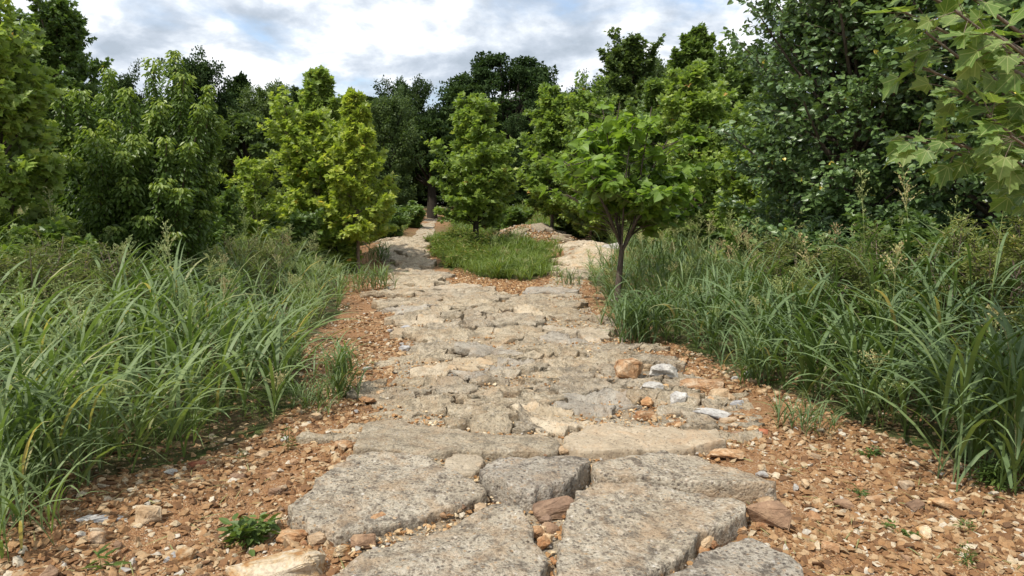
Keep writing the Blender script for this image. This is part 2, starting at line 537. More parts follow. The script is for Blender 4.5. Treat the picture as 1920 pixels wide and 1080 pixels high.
M["seed"] = leafmat("grass_seed_heads", [(0, (0.22, 0.29, 0.09)), (0.6, (0.34, 0.39, 0.15)), (0.85, (0.43, 0.41, 0.20)), (1, (0.42, 0.29, 0.17))], 0.3, 0.6, None, 0.2, (1.2, 1.1, 0.7))
M["weed"] = leafmat("low_weed_leaves", [(0, (0.045, 0.095, 0.02)), (0.6, (0.09, 0.165, 0.035)), (1, (0.15, 0.23, 0.05))], 0.3, 0.45, None, 0.3)
M["weed_b"] = leafmat("blue_green_weed_leaves", [(0, (0.03, 0.07, 0.03)), (0.6, (0.06, 0.12, 0.05)), (1, (0.10, 0.17, 0.07))], 0.3, 0.45, None, 0.3)

# ------------------------------------------------------------------ layout of the path
L_EDGE = [(-0.55, 1.6), (-0.62, 2.6), (-0.95, 3.45), (-0.96, 4.2), (-1.0, 4.8), (-1.08, 5.8), (-1.18, 7.3), (-1.4, 9.0), (-1.75, 10.6), (-2.1, 12.4), (-2.55, 14.6), (-3.2, 16.6), (-3.6, 18.4), (-3.75, 20.5), (-3.65, 24), (-4.4, 34), (-5.6, 46)]
L_IN = [(-4.7, 46), (-3.7, 34), (-2.75, 24), (-2.35, 20.5), (-2.2, 18.4), (-1.85, 16.2), (-1.45, 14.2), (-0.85, 12.4), (0.05, 10.9), (0.5, 12.4)]
R_IN = [(0.95, 15.0), (1.2, 16.8), (1.35, 18.4), (1.6, 20.2)]
R_EDGE = [(2.9, 20.2), (2.65, 18.4), (2.3, 16.8), (1.75, 15.2), (1.42, 13.4), (1.2, 12.2), (1.15, 11), (1.2, 9.0), (1.32, 7.3), (1.4, 6.2), (1.46, 5.2), (1.40, 4.4), (1.12, 3.7), (0.9, 2.9), (0.85, 1.6)]
PATH = L_EDGE + L_IN + R_IN + R_EDGE

LBANK = [at(-900, 985), at(0, 955), at(330, 868), at(505, 805), at(555, 765), at(560, 705), at(575, 640), (-2.4, 9.3), (-2.8, 11.5), (-3.4, 14), (-4.0, 16.5), (-4.4, 21), (-7, 24), (-16, 24), (-16, 8), (-8, 2.5)]
RBANK = [(1.55, 14.2), (1.42, 11), (1.5, 9.2), (1.62, 7.9), (1.95, 6.7), at(1420, 722), at(1560, 778), at(1690, 830), at(1850, 880), at(2100, 900), (9, 4), (16, 8), (16, 24), (4.2, 22), (3.3, 19.5), (2.9, 17)]
ISLE = [(-2.3, 21.5), (-2.2, 18.4), (-1.6, 16.0), (-0.7, 14.2), (0.2, 13.6), (0.75, 14.6), (1.0, 16.5), (0.9, 19), (0.3, 21), (-1, 22.5)]


def dens_edges(a, b, fine, grow, far):
    """coordinates fine between a and b, spreading out to +-far"""
    xs = list(np.arange(a, b, fine))
    s = fine
    v = xs[-1]
    while v < far:
        s *= grow
        v += s
        xs.append(v)
    return xs


# ------------------------------------------------------------------ ground
def build_ground():
    xs = dens_edges(0, 4.6, 0.045, 1.09, 700)
    xs = sorted([-v for v in xs[1:]] + xs)
    ys = dens_edges(1.2, 11, 0.045, 1.035, 1400)
    ylow = [1.2 - v for v in dens_edges(0.2, 1.0, 0.2, 1.3, 120)]
    ys = sorted(ylow + ys)
    X, Y = np.meshgrid(np.array(xs), np.array(ys))
    Z = Hn(X, Y)
    nx, ny = len(xs), len(ys)
    far = sstep(Y, 60, 120)
    Z = Z + far * 0.8 * fbm(X, Y, 0.02, 3, 3)
    lit = np.zeros(X.shape)
    wob = 0.35 * fbm(X, Y, 1.5, 3, 21)
    for poly in (LBANK, RBANK, ISLE):
        lit = np.maximum(lit, inpoly(X + wob, Y + wob, poly) * 1.0)
    open_soil = np.maximum.reduce([bp(X, Y, -17.5, 33, 9, 4), bp(X, Y, 2.0, 30, 3.5, 7), bp(X, Y, -4.5, 42, 1.6, 14)])
    lit = np.maximum(lit, sstep(Y, 20, 27) * (1 - np.clip(open_soil * 1.6, 0, 1)))
    lit = np.maximum(lit, sstep(np.abs(X), 12, 16))
    V = np.stack([X, Y, Z], -1).reshape(-1, 3)
    i = np.arange((ny - 1) * (nx - 1))
    r, c = i // (nx - 1), i % (nx - 1)
    a = r * nx + c
    L = np.stack([a, a + 1, a + nx + 1, a + nx], -1).ravel()
    o = mesh_np("ground", V, np.full(len(i), 4), L, M["soil"], None, {"litter": lit.ravel()}, True)
    tag(o, kind="structure")


build_ground()


def build_path_bed():
    xs = np.arange(-6.2, 3.4, 0.07)
    ys = np.concatenate([np.arange(1.4, 21, 0.07), np.arange(21, 46, 0.3)])
    X, Y = np.meshgrid(xs, ys)
    wob = 0.10 * fbm(X, Y, 2.5, 3, 31)
    ins = inpoly(X + wob, Y + wob, PATH)
    Z = Hn(X, Y) + 0.006 + 0.022 * fbm(X, Y, 9, 4, 77, 0.6)
    nx, ny = len(xs), len(ys)
    keep = ins[:-1, :-1] & ins[1:, :-1] & ins[:-1, 1:] & ins[1:, 1:]
    r, c = np.nonzero(keep)
    a = r * nx + c
    L = np.stack([a, a + 1, a + nx + 1, a + nx], -1)
    used, inv = np.unique(L, return_inverse=True)
    V = np.stack([X, Y, Z], -1).reshape(-1, 3)[used]
    o = mesh_np("path", V, np.full(len(a), 4), inv.reshape(-1), M["buff"], None, None, True)
    tag(o, kind="structure")


build_path_bed()


# ------------------------------------------------------------------ slabs
def slab(name, poly, h, mat, rng, fine=0.05, rough=0.010, edge=0.02, tilt=(0, 0), bevel=0.02, drop=0.10, under=0.0, layered=0.0):
    """one broken slab: closed solid with a ragged outline, worn arris, rough top"""
    P = np.array(poly, float)
    c = P.mean(0)
    # resample the outline
    Q = []
    n = len(P)
    for i in range(n):
        a, b = P[i], P[(i + 1) % n]
        m = max(1, int(np.linalg.norm(b - a) / fine))
        for k in range(m):
            Q.append(a + (b - a) * k / m)
    Q = np.array(Q)
    # round the corners a touch, then chip the outline
    for _ in range(2 if fine < 0.06 else 1):
        Q = 0.5 * Q + 0.25 * (np.roll(Q, 1, 0) + np.roll(Q, -1, 0))
    d = Q - c
    rad = np.linalg.norm(d, axis=1, keepdims=True)
    u = d / rad
    sd_ = rng.integers(0, 9999)
    jit = edge * (fbm(Q[:, 0], Q[:, 1], 6, 4, sd_, 0.65))[:, None] * 1.6
    Q = Q + u * jit
    rad = rad + jit
    N = len(Q)
    rm = float(rad.mean())
    k = max(3, int(rm / fine * 0.8))
    rings = [(-drop, -under - 0.012, 0), (-drop * 0.55, -under * 0.5 + 0.004, 0.6), (-drop * 0.22, 0.0, 0.8), (-bevel * 0.35, bevel * 0.25, 0.8), (0.0, bevel, 1.0)]
    V = []
    zt = lambda x, y: h + tilt[0] * (x - c[0]) + tilt[1] * (y - c[1])

    def ztop(x, y):
        z = Hs(x, y) + zt(x, y)
        z = z + rough * 1.6 * fbm(x, y, 3.2, 5, sd_ + 3, 0.6) + rough * 0.5 * fbm(x, y, 26, 2, sd_ + 7)
        if layered:
            q = fbm(x * 0.8, y * 2.8, 2.2, 5, 811, 0.62) * 5.5
            z = z + layered * (np.floor(q) + sstep(q - np.floor(q), 0.84, 1.0)) * 0.5
            z = z + layered * 0.55 * fbm(x * 0.6, y * 1.7, 12, 4, 812, 0.65)
        return z
    for (dz, ins, nf) in rings:
        q = c + u * (rad - ins + 0.010 * nf * fbm(Q[:, 0] * 3 + dz * 60, Q[:, 1] * 3 + dz * 40, 9, 3, sd_ + 20)[:, None] * (rm > 0.1))
        z = ztop(q[:, 0], q[:, 1]) + dz
        V.append(np.column_stack([q, z]))
    inner = rad - bevel
    for j in range(1, k + 1):
        s = 1 - j / (k + 1)
        q = c + u * inner * s
        V.append(np.column_stack([q, ztop(q[:, 0], q[:, 1])]))
    V.append(np.array([[c[0], c[1], float(ztop(c[0], c[1]))]]))
    nr = len(rings) + k
    V = np.vstack(V)
    i = np.arange(N)
    i2 = (i + 1) % N
    L, S = [], []
    area = 0.5 * np.sum(Q[:, 0] * np.roll(Q[:, 1], -1) - np.roll(Q[:, 0], -1) * Q[:, 1])
    for r_ in range(nr - 1):
        a, b = r_ * N, (r_ + 1) * N
        f = np.stack([a + i, a + i2, b + i2, b + i], -1)
        L.append(f.ravel())
        S.append(np.full(N, 4))
    a = (nr - 1) * N
    L.append(np.stack([a + i, a + i2, np.full(N, nr * N)], -1).ravel())
    S.append(np.full(N, 3))
    L.append(i[::-1])
    S.append(np.array([N]))
    L = np.concatenate(L)
    S = np.concatenate(S)
    base = np.array([c[0], c[1], float(Hs(c[0], c[1]))])
    V = V - base
    if area < 0:
        # flip winding
        out, p = [], 0
        for s_ in S:
            out.append(L[p:p + s_][::-1])
            p += s_
        L = np.concatenate(out)
    o = mesh_np(name, V, S, L, mat, None, None, True, tuple(base))
    o["kind"] = "thing"
    return o


def pxpoly(pts, z):
    return [at(x, y, z) for x, y in pts]


rg = np.random.default_rng(11)
FRONT = [
    # pts, z, material, label, tilt, drop
    ([(535, 950), (585, 908), (655, 846), (735, 848), (800, 856), (868, 882), (920, 922), (870, 944), (800, 965), (715, 980), (625, 1000), (545, 975)], 0.07, "agg_grey", "large dark speckled aggregate slab on the left beside the leafy seedling", (0.0, 0.0)),
    ([(823, 874), (838, 856), (872, 846), (908, 852), (893, 886), (860, 888)], 0.05, "cream_slab", "small flat cream stone wedged between the two front rows of slabs", (0, 0)),
    ([(897, 872), (930, 858), (1010, 852), (1108, 855), (1108, 868), (1078, 893), (1040, 908), (995, 922), (945, 905), (905, 892)], 0.12, "agg_grey", "thick raised concrete block with a broken face, behind the hole in the path", (0.02, -0.02)),
    ([(1116, 878), (1125, 864), (1240, 840), (1300, 845), (1380, 869), (1455, 902), (1395, 906), (1300, 897), (1210, 893), (1134, 889)], 0.11, "agg_grey", "long thin-edged pale slab with a dark crack under its front edge", (-0.02, -0.03)),
    ([(1080, 926), (1128, 912), (1197, 911), (1293, 922), (1375, 933), (1405, 950), (1394, 967), (1300, 1020), (1197, 1085), (1110, 1150), (1050, 1110), (1043, 1041), (1059, 982)], 0.09, "agg_grey", "big wedge-shaped aggregate slab in the middle of the front row, right of the hole", (0.0, 0.015)),
    ([(560, 1130), (605, 1078), (662, 1040), (740, 1011), (850, 978), (925, 948), (975, 952), (998, 990), (1014, 1030), (1042, 1115), (900, 1220), (680, 1200)], 0.08, "agg_grey", "big weathered slab at the bottom centre left with a pointed far corner", (0.0, 0.0)),
    ([(1180, 1150), (1255, 1078), (1330, 1026), (1395, 1008), (1450, 1022), (1530, 1085), (1560, 1150), (1350, 1200)], 0.06, "agg_grey", "pale rounded aggregate slab at the bottom edge right of centre", (0, 0)),
    ([(1052, 838), (1062, 812), (1115, 797), (1240, 800), (1355, 803), (1368, 826), (1290, 838), (1180, 843), (1100, 846)], 0.075, "smooth_slab", "smooth flat sandy slab with a straight right end, behind the front row", (0, 0)),
]
front_polys = []
for pts, z, mk, lab, tl in FRONT:
    pl = pxpoly(pts, z)
    front_polys.append(pl)
    cc_ = np.array(pl).mean(0)
    pl = [tuple(cc_ + (np.array(q_) - cc_) * 0.984) for q_ in pl]
    o = slab("stone_slab", pl, z, M[mk], rg, fine=0.016, rough=0.018, edge=0.030, tilt=tl, bevel=0.009, drop=z + 0.05, under=0.012)
    tag(o, lab, "slab", "slabs at the front of the path")

# hand-placed slabs farther up the path
MIDS = [
    ([(655, 842), (690, 790), (745, 786), (830, 800), (905, 812), (1010, 815), (1048, 822), (1045, 846), (912, 846), (860, 842), (800, 850), (700, 840)], 0.065, "buff", "long sandy buff slab just behind the dark slab at the left front"),
    ([(1118, 886), (1075, 862), (1120, 850), (1190, 848)], 0.05, "cream_slab", None),
    ([(915, 856), (930, 848), (1030, 850), (1045, 858), (1000, 862)], 0.06, "grey_slab", None),
]
for pts, z, mk, lab in MIDS:
    if lab is None:
        continue
    pl = pxpoly(pts, z)
    front_polys.append(pl)
    o = slab("stone_slab", pl, z, M[mk], rg, fine=0.02, rough=0.014, edge=0.03, bevel=0.012, drop=z + 0.04, layered=0.006)
    tag(o, lab, "slab", "slabs at the front of the path")


def clip_half(poly, p, n):
    """keep the side of the line through p where dot(q-p, n) <= 0"""
    out = []
    m = len(poly)
    for i in range(m):
        a, b = poly[i], poly[(i + 1) % m]
        da, db = np.dot(a - p, n), np.dot(b - p, n)
        if da <= 0:
            out.append(a)
        if (da < 0 < db) or (db < 0 < da):
            out.append(a + (b - a) * (da / (da - db)))
    return out


def voronoi(seeds, rmax=1.4, aniso=1.0):
    cells = []
    S = np.array(seeds)
    for i, s in enumerate(S):
        poly = [s + np.array(v) * rmax for v in ((-1, -1), (1, -1), (1, 1), (-1, 1))]
        d = np.linalg.norm(S - s, axis=1)
        for j in np.argsort(d)[1:24]:
            if d[j] > 2 * rmax:
                break
            poly = clip_half(poly, (s + S[j]) / 2, S[j] - s)
            if len(poly) < 3:
                break
        cells.append(poly)
    return cells


def build_path_slabs():
    rng = np.random.default_rng(5)
    seeds = []
    y = 2.2
    row = 0
    while y < 21.5:
        far = sstep(y, 5, 14)
        dy = (0.27 + 0.24 * far) * (0.75 + 0.5 * rng.random())
        dx = 0.70 + 0.12 * far
        x = -5.5 + (row % 2) * dx / 2
        while x < 4.5:
            seeds.append((x + rng.normal(0, dx * 0.34), y + rng.normal(0, dy * 0.36)))
            x += dx * (0.7 + 0.6 * rng.random())
        y += dy
        row += 1
    seeds = np.array(seeds)
    warp = np.column_stack([0.2 * fbm(seeds[:, 0], seeds[:, 1], 0.8, 2, 40), 0.2 * fbm(seeds[:, 0], seeds[:, 1], 0.8, 2, 41)])
    seeds = seeds + warp
    cells = voronoi(seeds)
    inside = inpoly(seeds[:, 0], seeds[:, 1], PATH)
    n = 0
    for s, cell, ins in zip(seeds, cells, inside):
        if not ins or len(cell) < 3 or s[1] < 4.08:
            continue
        cell = np.array(cell)
        cc = cell.mean(0)
        if any(inpoly(np.array([cc[0]]), np.array([cc[1]]), p)[0] and inpoly(np.array([s[0]]), np.array([s[1]]), p)[0] for p in front_polys):
            continue
        if cell[:, 1].min() < 4.12:
            # trim by the hand-placed front slabs
            pass
        bad = False
        for p in front_polys:
            k = inpoly(cell[:, 0], cell[:, 1], p).sum()
            if k >= 1:
                bad = True
        under_ = bad or cell[:, 1].min() < 4.15
        if rng.random() < 0.025:
            continue
        size = np.linalg.norm(cell - cc, axis=1).mean()
        g = 0.003 + 0.013 * rng.random() ** 2.2
        cell = cc + (cell - cc) * (1 - g / max(size, 0.08))
        y_ = cc[1]
        right = cc[0] > 0.9 and y_ > 15
        r_ = rng.random()
        mk = "cream_slab" if (right and r_ < 0.75) else ("buff" if r_ < 0.84 else "grey_slab" if r_ < 0.91 else "cream_slab")
        h = 0.036 + 0.024 * rng.random() + (0.02 if y_ > 14 else 0)
        if rng.random() < 0.08:
            h += 0.02
        if under_:
            h = 0.022
        fine = 0.024 if y_ < 6.5 else 0.035 if y_ < 10 else 0.06
        o = slab("stone_slab", cell, h, M[mk], rng, fine=fine, rough=0.012, edge=0.15, tilt=rng.normal(0, 0.024, 2), bevel=0.005, drop=h + 0.03, layered=0.032)
        word = {"buff": "buff", "grey_slab": "greyish", "cream_slab": "cream"}[mk]
        zone = next(zn for lim, zn in ((4.95, "just behind the front row"), (6.3, "level with the rubble pile"), (8.2, "shortly past the rubble pile"), (10.0, "shortly before the catalpa"),
                                       (11.6, "level with the catalpa"), (13.4, "where the path forks"), (15.6, "at the rise's foot"), (17.6, "on the rise"), (99, "on the crest")) if y_ < lim)
        if y_ < 13.4:
            le = np.interp(y_, [p[1] for p in L_EDGE], [p[0] for p in L_EDGE])
            re_ = np.interp(y_, [p[1] for p in R_EDGE[::-1]], [p[0] for p in R_EDGE[::-1]])
            q_ = (cc[0] - le) / (re_ - le)
            side = "at the path's left edge" if q_ < 0.24 else "left of mid-path" if q_ < 0.5 else "right of mid-path" if q_ < 0.76 else "at the path's right edge"
        else:
            side = "in the left branch" if cc[0] < -0.4 else "in the right branch"
        sz_w = "large" if size > 0.36 else "middling" if size > 0.28 else "small"
        lab = f"{sz_w} {word} broken slab {side}, {zone}"
        grp = f"{sz_w} {word} slabs {side}, {zone}"
        tag(o, lab, "slab", grp)
        n += 1
    print("slabs", n)


build_path_slabs()


# ------------------------------------------------------------------ rocks
def hull_template(rng, npts=10, flat=0.65, sub=0, disp=0.0, bevel=0.0):
    bm = bmesh.new()
    for _ in range(npts):
        v = rng.normal(size=3)
        v /= np.linalg.norm(v)
        if sub:
            v = np.sign(v) * np.abs(v) ** 0.55
            v /= np.linalg.norm(v) ** 0.6
        v *= 0.85 + 0.3 * rng.random()
        bm.verts.new((v[0], v[1] * 0.8, v[2] * flat))
    bmesh.ops.convex_hull(bm, input=bm.verts)
    loose = [v for v in bm.verts if not v.link_faces]
    bmesh.ops.delete(bm, geom=loose, context="VERTS")
    if bevel:
        bmesh.ops.dissolve_limit(bm, angle_limit=R(12), verts=bm.verts, edges=bm.edges)
        bmesh.ops.bevel(bm, geom=list(bm.edges), offset=bevel, segments=2, profile=0.6, affect="EDGES")
        bmesh.ops.triangulate(bm, faces=bm.faces)
    if sub:
        bmesh.ops.subdivide_edges(bm, edges=bm.edges, cuts=sub, use_grid_fill=True)
        bmesh.ops.triangulate(bm, faces=bm.faces)
    bm.verts.ensure_lookup_table()
    bm.verts.index_update()
    V = np.array([v.co[:] for v in bm.verts])
    Fc = [[v.index for v in f.verts] for f in bm.faces]
    bm.free()
    if disp:
        sd_ = int(rng.integers(0, 9999))
        u = unit(V)
        V = V + u * (disp * (fbm(V[:, 0] + 3 * V[:, 2], V[:, 1] - 2 * V[:, 2], 2.2, 4, sd_, 0.6)))[:, None]
    return V, Fc


trg = np.random.default_rng(3)
GT = [hull_template(trg, 9, 0.6) for _ in range(10)]
RT = [hull_template(trg, 17, 0.66, 2, 0.12, 0.07) for _ in range(9)]


def rotz(a):
    c, s = np.cos(a), np.sin(a)
    z = np.zeros_like(a)
    return np.stack([np.stack([c, -s, z], -1), np.stack([s, c, z], -1), np.stack([z, z, z + 1], -1)], -2)


def rot_rand(rng, n, tilt=0.5):
    A = rotz(rng.random(n) * 6.283)
    t = rng.normal(0, tilt, n)
    c, s = np.cos(t), np.sin(t)
    z = np.zeros(n)
    B = np.stack([np.stack([z + 1, z, z], -1), np.stack([z, c, -s], -1), np.stack([z, s, c], -1)], -2)
    C = rotz(rng.random(n) * 6.283)
    return A @ B @ C


def gravel_object(name, label, pts, size, rng, vbias=0.0, sink=0.3, zadd=None):
    bag = Bag()
    n = len(pts)
    z = Hn(pts[:, 0], pts[:, 1]) if zadd is None else zadd
    which = rng.integers(0, len(GT), n)
    Mx = rot_rand(rng, n, 0.4) * size[:, None, None]
    v = np.clip(rng.beta(2.2, 2.2, n) + vbias, 0, 1)
    for k, (tv, tf) in enumerate(GT):
        s = which == k
        T = np.column_stack([pts[s], z[s] + size[s] * (0.5 - sink)])
        V, S, L = replicate(tv, tf, Mx[s], T)
        bag.add(V, S, L, np.repeat(v[s], len(tv)))
    o = bag.build(name, M["gravel"])
    tag(o, label, "gravel", kind="stuff")
    return o


def near_points(rng, n, ymin=1.7, ymax=14, xr=1.0):
    """points in front of the camera, denser near it"""
    y = ymin * (ymax / ymin) ** (rng.random(n) ** 0.75)
    x = (rng.random(n) * 2 - 1) * (y * 0.80 + 0.6) * xr
    return np.column_stack([x, y])


grng = np.random.default_rng(77)
P = near_points(grng, 260000, 1.7, 15)
on_path = inpoly(P[:, 0], P[:, 1], PATH)
deep = inpoly(P[:, 0], P[:, 1], LBANK) | inpoly(P[:, 0], P[:, 1], RBANK) | inpoly(P[:, 0], P[:, 1], ISLE)
keep = (~on_path) & ((~deep) | (grng.random(len(P)) < 0.12)) & (np.abs(P[:, 0]) < 6)
cl = fbm(P[:, 0], P[:, 1], 1.6, 3, 55)
keep &= grng.random(len(P)) < (0.60 + 1.5 * cl)
G1 = P[keep]
sz = 0.0045 + 0.028 * grng.random(len(G1)) ** 3.2 + 0.0006 * G1[:, 1]
gravel_object("gravel", "loose orange and tan gravel strewn over the bare soil beside the path", G1, sz, grng)
# gravel in the joints of the path and thinly on top
P = near_points(grng, 60000, 1.7, 15, 0.7)
P = P[inpoly(P[:, 0], P[:, 1], PATH)]
P = P[:15000]
sz = 0.004 + 0.015 * grng.random(len(P)) ** 2.5 + 0.0006 * P[:, 1]
gravel_object("path_gravel", "small stone chips filling the joints between the path slabs", P, sz, grng, 0.14, 0.2, Hn(P[:, 0], P[:, 1]) + 0.018)
# the gravelly wedge between the two branches
FORK = [(-1.3, 14.2), (-0.85, 12.4), (0.05, 10.9), (0.5, 12.4), (0.5, 13.7), (-0.6, 14.2), (-1.3, 16)]
P = scatter(grng, FORK, 8000)
gravel_object("fork_gravel", "brown gravel wedge where the path forks in front of the weedy island", P, 0.006 + 0.022 * grng.random(len(P)) ** 2.8, grng, -0.08, 0.2)
# rubble on the mound behind the island and on the far banks
MND = [(-0.7, 24.5), (-0.5, 23), (0.5, 22.2), (1.9, 22.8), (2.3, 24.2), (1.5, 25.6), (0, 25.8)]
P = scatter(grng, MND, 5000)
gravel_object("mound_rubble", "pale rubble heaped on the mound behind the weedy island", P, 0.015 + 0.06 * grng.random(len(P)) ** 3, grng, 0.14, 0.2)
mrg = np.random.default_rng(14)
for k in range(9):
    cx_, cy_ = 0.2 + 1.9 * mrg.random(), 22.9 + 2.0 * mrg.random()
    a_ = np.sort(mrg.random(7) * 6.283)
    pl = [(cx_ + 0.38 * math.cos(t), cy_ + 0.26 * math.sin(t)) for t in a_ if True]
    if max(np.diff(np.append(a_, a_[0] + 6.283))) > 2.6:
        continue
    o = slab("stone_slab", pl, 0.07 + 0.05 * mrg.random(), M["buff"], mrg, fine=0.06, rough=0.02, edge=0.1, tilt=mrg.normal(0, 0.12, 2), bevel=0.01, drop=0.12)
    tag(o, "pale slab lying on the rubble mound behind the weedy island", "slab", "pale slabs on the rubble mound")


def rock(x, y, size, mk, rng, label, group=None, flat=1.0, rz=None, asp=1.0, z=None, k=None, tilt=0.15, sink=0.55):
    k = int(rng.integers(0, len(RT))) if k is None else k
    tv, tf = RT[k]
    V = tv * np.array([size * asp, size, size * flat])
    rz = rng.random() * 6.28 if rz is None else rz
    A = rotz(np.array([rz]))[0]
    tx = rng.normal(0, tilt)
    B = np.array([[1, 0, 0], [0, math.cos(tx), -math.sin(tx)], [0, math.sin(tx), math.cos(tx)]])
    V = V @ B.T @ A.T
    V = V + np.random.default_rng(k).normal(0, size * 0.008, V.shape)
    fl = np.concatenate([np.array(f) for f in tf])
    szs = np.array([len(f) for f in tf])
    lo = V[:, 2].min()
    zg = float(Hn(x, y)) if z is None else z
    o = mesh_np("rock", V - np.array([0, 0, lo * sink]), szs, fl, M[mk], None, None, False, (x, y, zg))
    tag(o, label, "rock", group)
    return o


rr = np.random.default_rng(21)
BIG = [
    # px, py (base centre), width px, material, flat, aspect, z, label
    (530, 1092, 176, "rock_cream", 0.7, 1.35, -0.03, "large blocky cream and orange rock at the bottom edge beside the seedling"),
    (686, 1022, 58, "rock_brown", 0.9, 1.25, 0.0, "dark purplish brown rock wedged in front of the dark speckled slab"),
    (548, 1012, 56, "rock_orange", 0.8, 1.1, 0.0, "rust-stained rock behind the large cream rock"),
    (600, 1016, 46, "rock_tan", 0.9, 1.0, 0.0, "yellowish tan rock between the cream rock and the speckled slab"),
    (640, 1040, 40, "rock_cream", 0.9, 1.0, 0.0, "small pale rock right of the large cream rock"),
    (738, 998, 40, "rock_cream", 0.5, 1.6, 0.0, "flat pale chip in the joint right of the purplish rock"),
    (1037, 968, 78, "rock_brown", 0.95, 1.1, 0.0, "chunky brown rock filling the hole in the path"),
    (1028, 1000, 44, "rock_brown", 0.8, 1.0, 0.0, "smaller brown rock in front of the chunky one in the hole"),
    (1080, 905, 36, "rock_red", 0.8, 1.0, 0.02, "rusty red stone at the corner of the raised block"),
    (922, 916, 30, "rock_orange", 0.8, 1.0, 0.0, "little orange stone left of the raised block"),
    (945, 925, 26, "rock_cream", 0.8, 1.0, 0.0, "little cream stone at the foot of the raised block"),
    (1372, 1000, 56, "rock_orange", 0.8, 1.2, 0.0, "yellow ochre rock at the right corner of the wedge slab"),
    (1438, 990, 84, "rock_brown", 1.2, 0.95, 0.0, "large upright brown and grey rock right of the wedge slab"),
    (1318, 1038, 40, "rock_orange", 0.9, 1.1, 0.0, "orange rock in the joint above the pale bottom slab"),
    (1262, 1058, 44, "rock_red", 0.8, 1.1, 0.0, "reddish rock in the joint left of the pale bottom slab"),
    (1285, 1046, 26, "rock_grey", 0.8, 1.0, 0.0, "small pale grey stone in the joint above the bottom slab"),
    (1180, 705, 62, "rock_orange", 1.2, 0.9, 0.05, "bright orange rock standing at the left of the rubble pile"),
    (1242, 705, 62, "rock_grey", 0.85, 1.2, 0.05, "biggest pale grey rock on top of the rubble pile"),
    (1222, 728, 46, "rock_grey", 0.7, 1.2, 0.05, "grey rock just in front of the orange rock in the rubble pile"),
    (1250, 740, 70, "rock_cream", 0.45, 1.7, 0.04, "flat cream rock at the front of the rubble pile"),
    (1325, 722, 84, "rock_orange", 0.45, 2.0, 0.03, "long low tan rock on the right of the rubble pile"),
    (1275, 755, 44, "rock_grey", 0.9, 1.0, 0.03, "blue-grey stone below the long tan rock"),
    (1330, 775, 62, "rock_grey", 0.5, 1.7, 0.03, "flat grey stone at the right edge of the path below the rubble pile"),
    (1352, 742, 46, "rock_tan", 0.8, 1.2, 0.02, "tan rock at the right end of the long low rock"),
    (1212, 692, 30, "rock_tan", 0.9, 1.0, 0.05, "small tan stone between the orange and the big grey rock"),
    (1365, 795, 34, "rock_tan", 0.9, 1.0, 0.0, "pale tan stone above the smooth slab's right end"),
    (1383, 822, 30, "rock_brown", 0.9, 1.0, 0.0, "brown stone at the right end of the smooth slab"),
    (1412, 812, 30, "rock_cream", 0.8, 1.1, 0.0, "cream stone on the gravel right of the smooth slab"),
    (1432, 815, 24, "rock_red", 0.9, 1.2, 0.0, "deep red stone on the gravel right of the smooth slab"),
    (1360, 850, 62, "rock_orange", 0.45, 1.6, 0.03, "flat orange-tan stone just behind the long thin-edged slab"),
    (272, 985, 56, "rock_tan", 0.9, 1.1, 0.0, "blocky tan rock on the left soil beside the flat white stone"),
    (200, 975, 76, "rock_grey", 0.25, 1.9, 0.0, "flat whitish stone lying on the soil at the left"),
    (352, 1052, 44, "rock_cream", 0.9, 1.1, 0.0, "whitish rock on the soil left of the large cream rock"),
    (320, 1052, 32, "rock_grey", 0.8, 1.0, 0.0, "small grey rock touching the whitish rock at the left"),
    (192, 1018, 44, "rock_orange", 0.9, 1.0, 0.0, "orange tan rock in the lower left soil"),
    (450, 886, 34, "rock_brown", 0.8, 1.3, 0.0, "dark brown rock on the soil left of the path, halfway to the grass"),
    (516, 918, 32, "rock_brown", 0.9, 1.0, 0.0, "brown angular rock left of the speckled slab"),
    (372, 868, 36, "rock_red", 0.6, 1.4, 0.0, "flat reddish rock near the edge of the left grass"),
    (490, 848, 28, "rock_tan", 0.9, 1.0, 0.0, "square tan rock near the left grass edge"),
    (588, 782, 32, "rock_tan", 0.8, 1.1, 0.0, "tan rock under the blades of the left grass"),
    (560, 772, 30, "rock_cream", 0.5, 1.3, 0.0, "pale flat rock under the blades of the left grass"),
    (640, 835, 30, "rock_orange", 0.9, 1.0, 0.0, "orange stone touching the left edge of the path"),
    (862, 705, 58, "grey_slab", 0.5, 1.7, 0.05, "dark-fronted grey stone standing proud of the path surface"),
    (1768, 958, 44, "rock_orange", 0.9, 1.2, 0.0, "rounded orange rock on the right soil"),
    (1580, 948, 38, "rock_brown", 0.9, 1.1, 0.0, "brown rock on the right soil below the flat stones"),
    (1716, 955, 40, "rock_brown", 0.9, 1.0, 0.0, "brown lump left of the rounded orange rock"),
    (1640, 935, 34, "rock_orange", 0.7, 1.2, 0.0, "orange flat rock above the tiny seedling on the right soil"),
    (1560, 1030, 42, "rock_orange", 0.8, 1.1, 0.0, "reddish orange rock near the bottom right of the path"),
    (1735, 1020, 26, "rock_cream", 0.6, 1.2, 0.0, "small white chip on the right soil near the bottom edge"),
    (760, 655, 26, "rock_grey", 0.7, 1.2, 0.02, "grey stone at the left edge of the path"),
    (1150, 462, 60, "rock_grey", 0.5, 1.6, None, "grey ledge stone at the right shoulder of the right crest"),
    (1030, 462, 30, "rock_cream", 0.6, 1.3, None, "cream stone at the left shoulder of the right crest"),
]
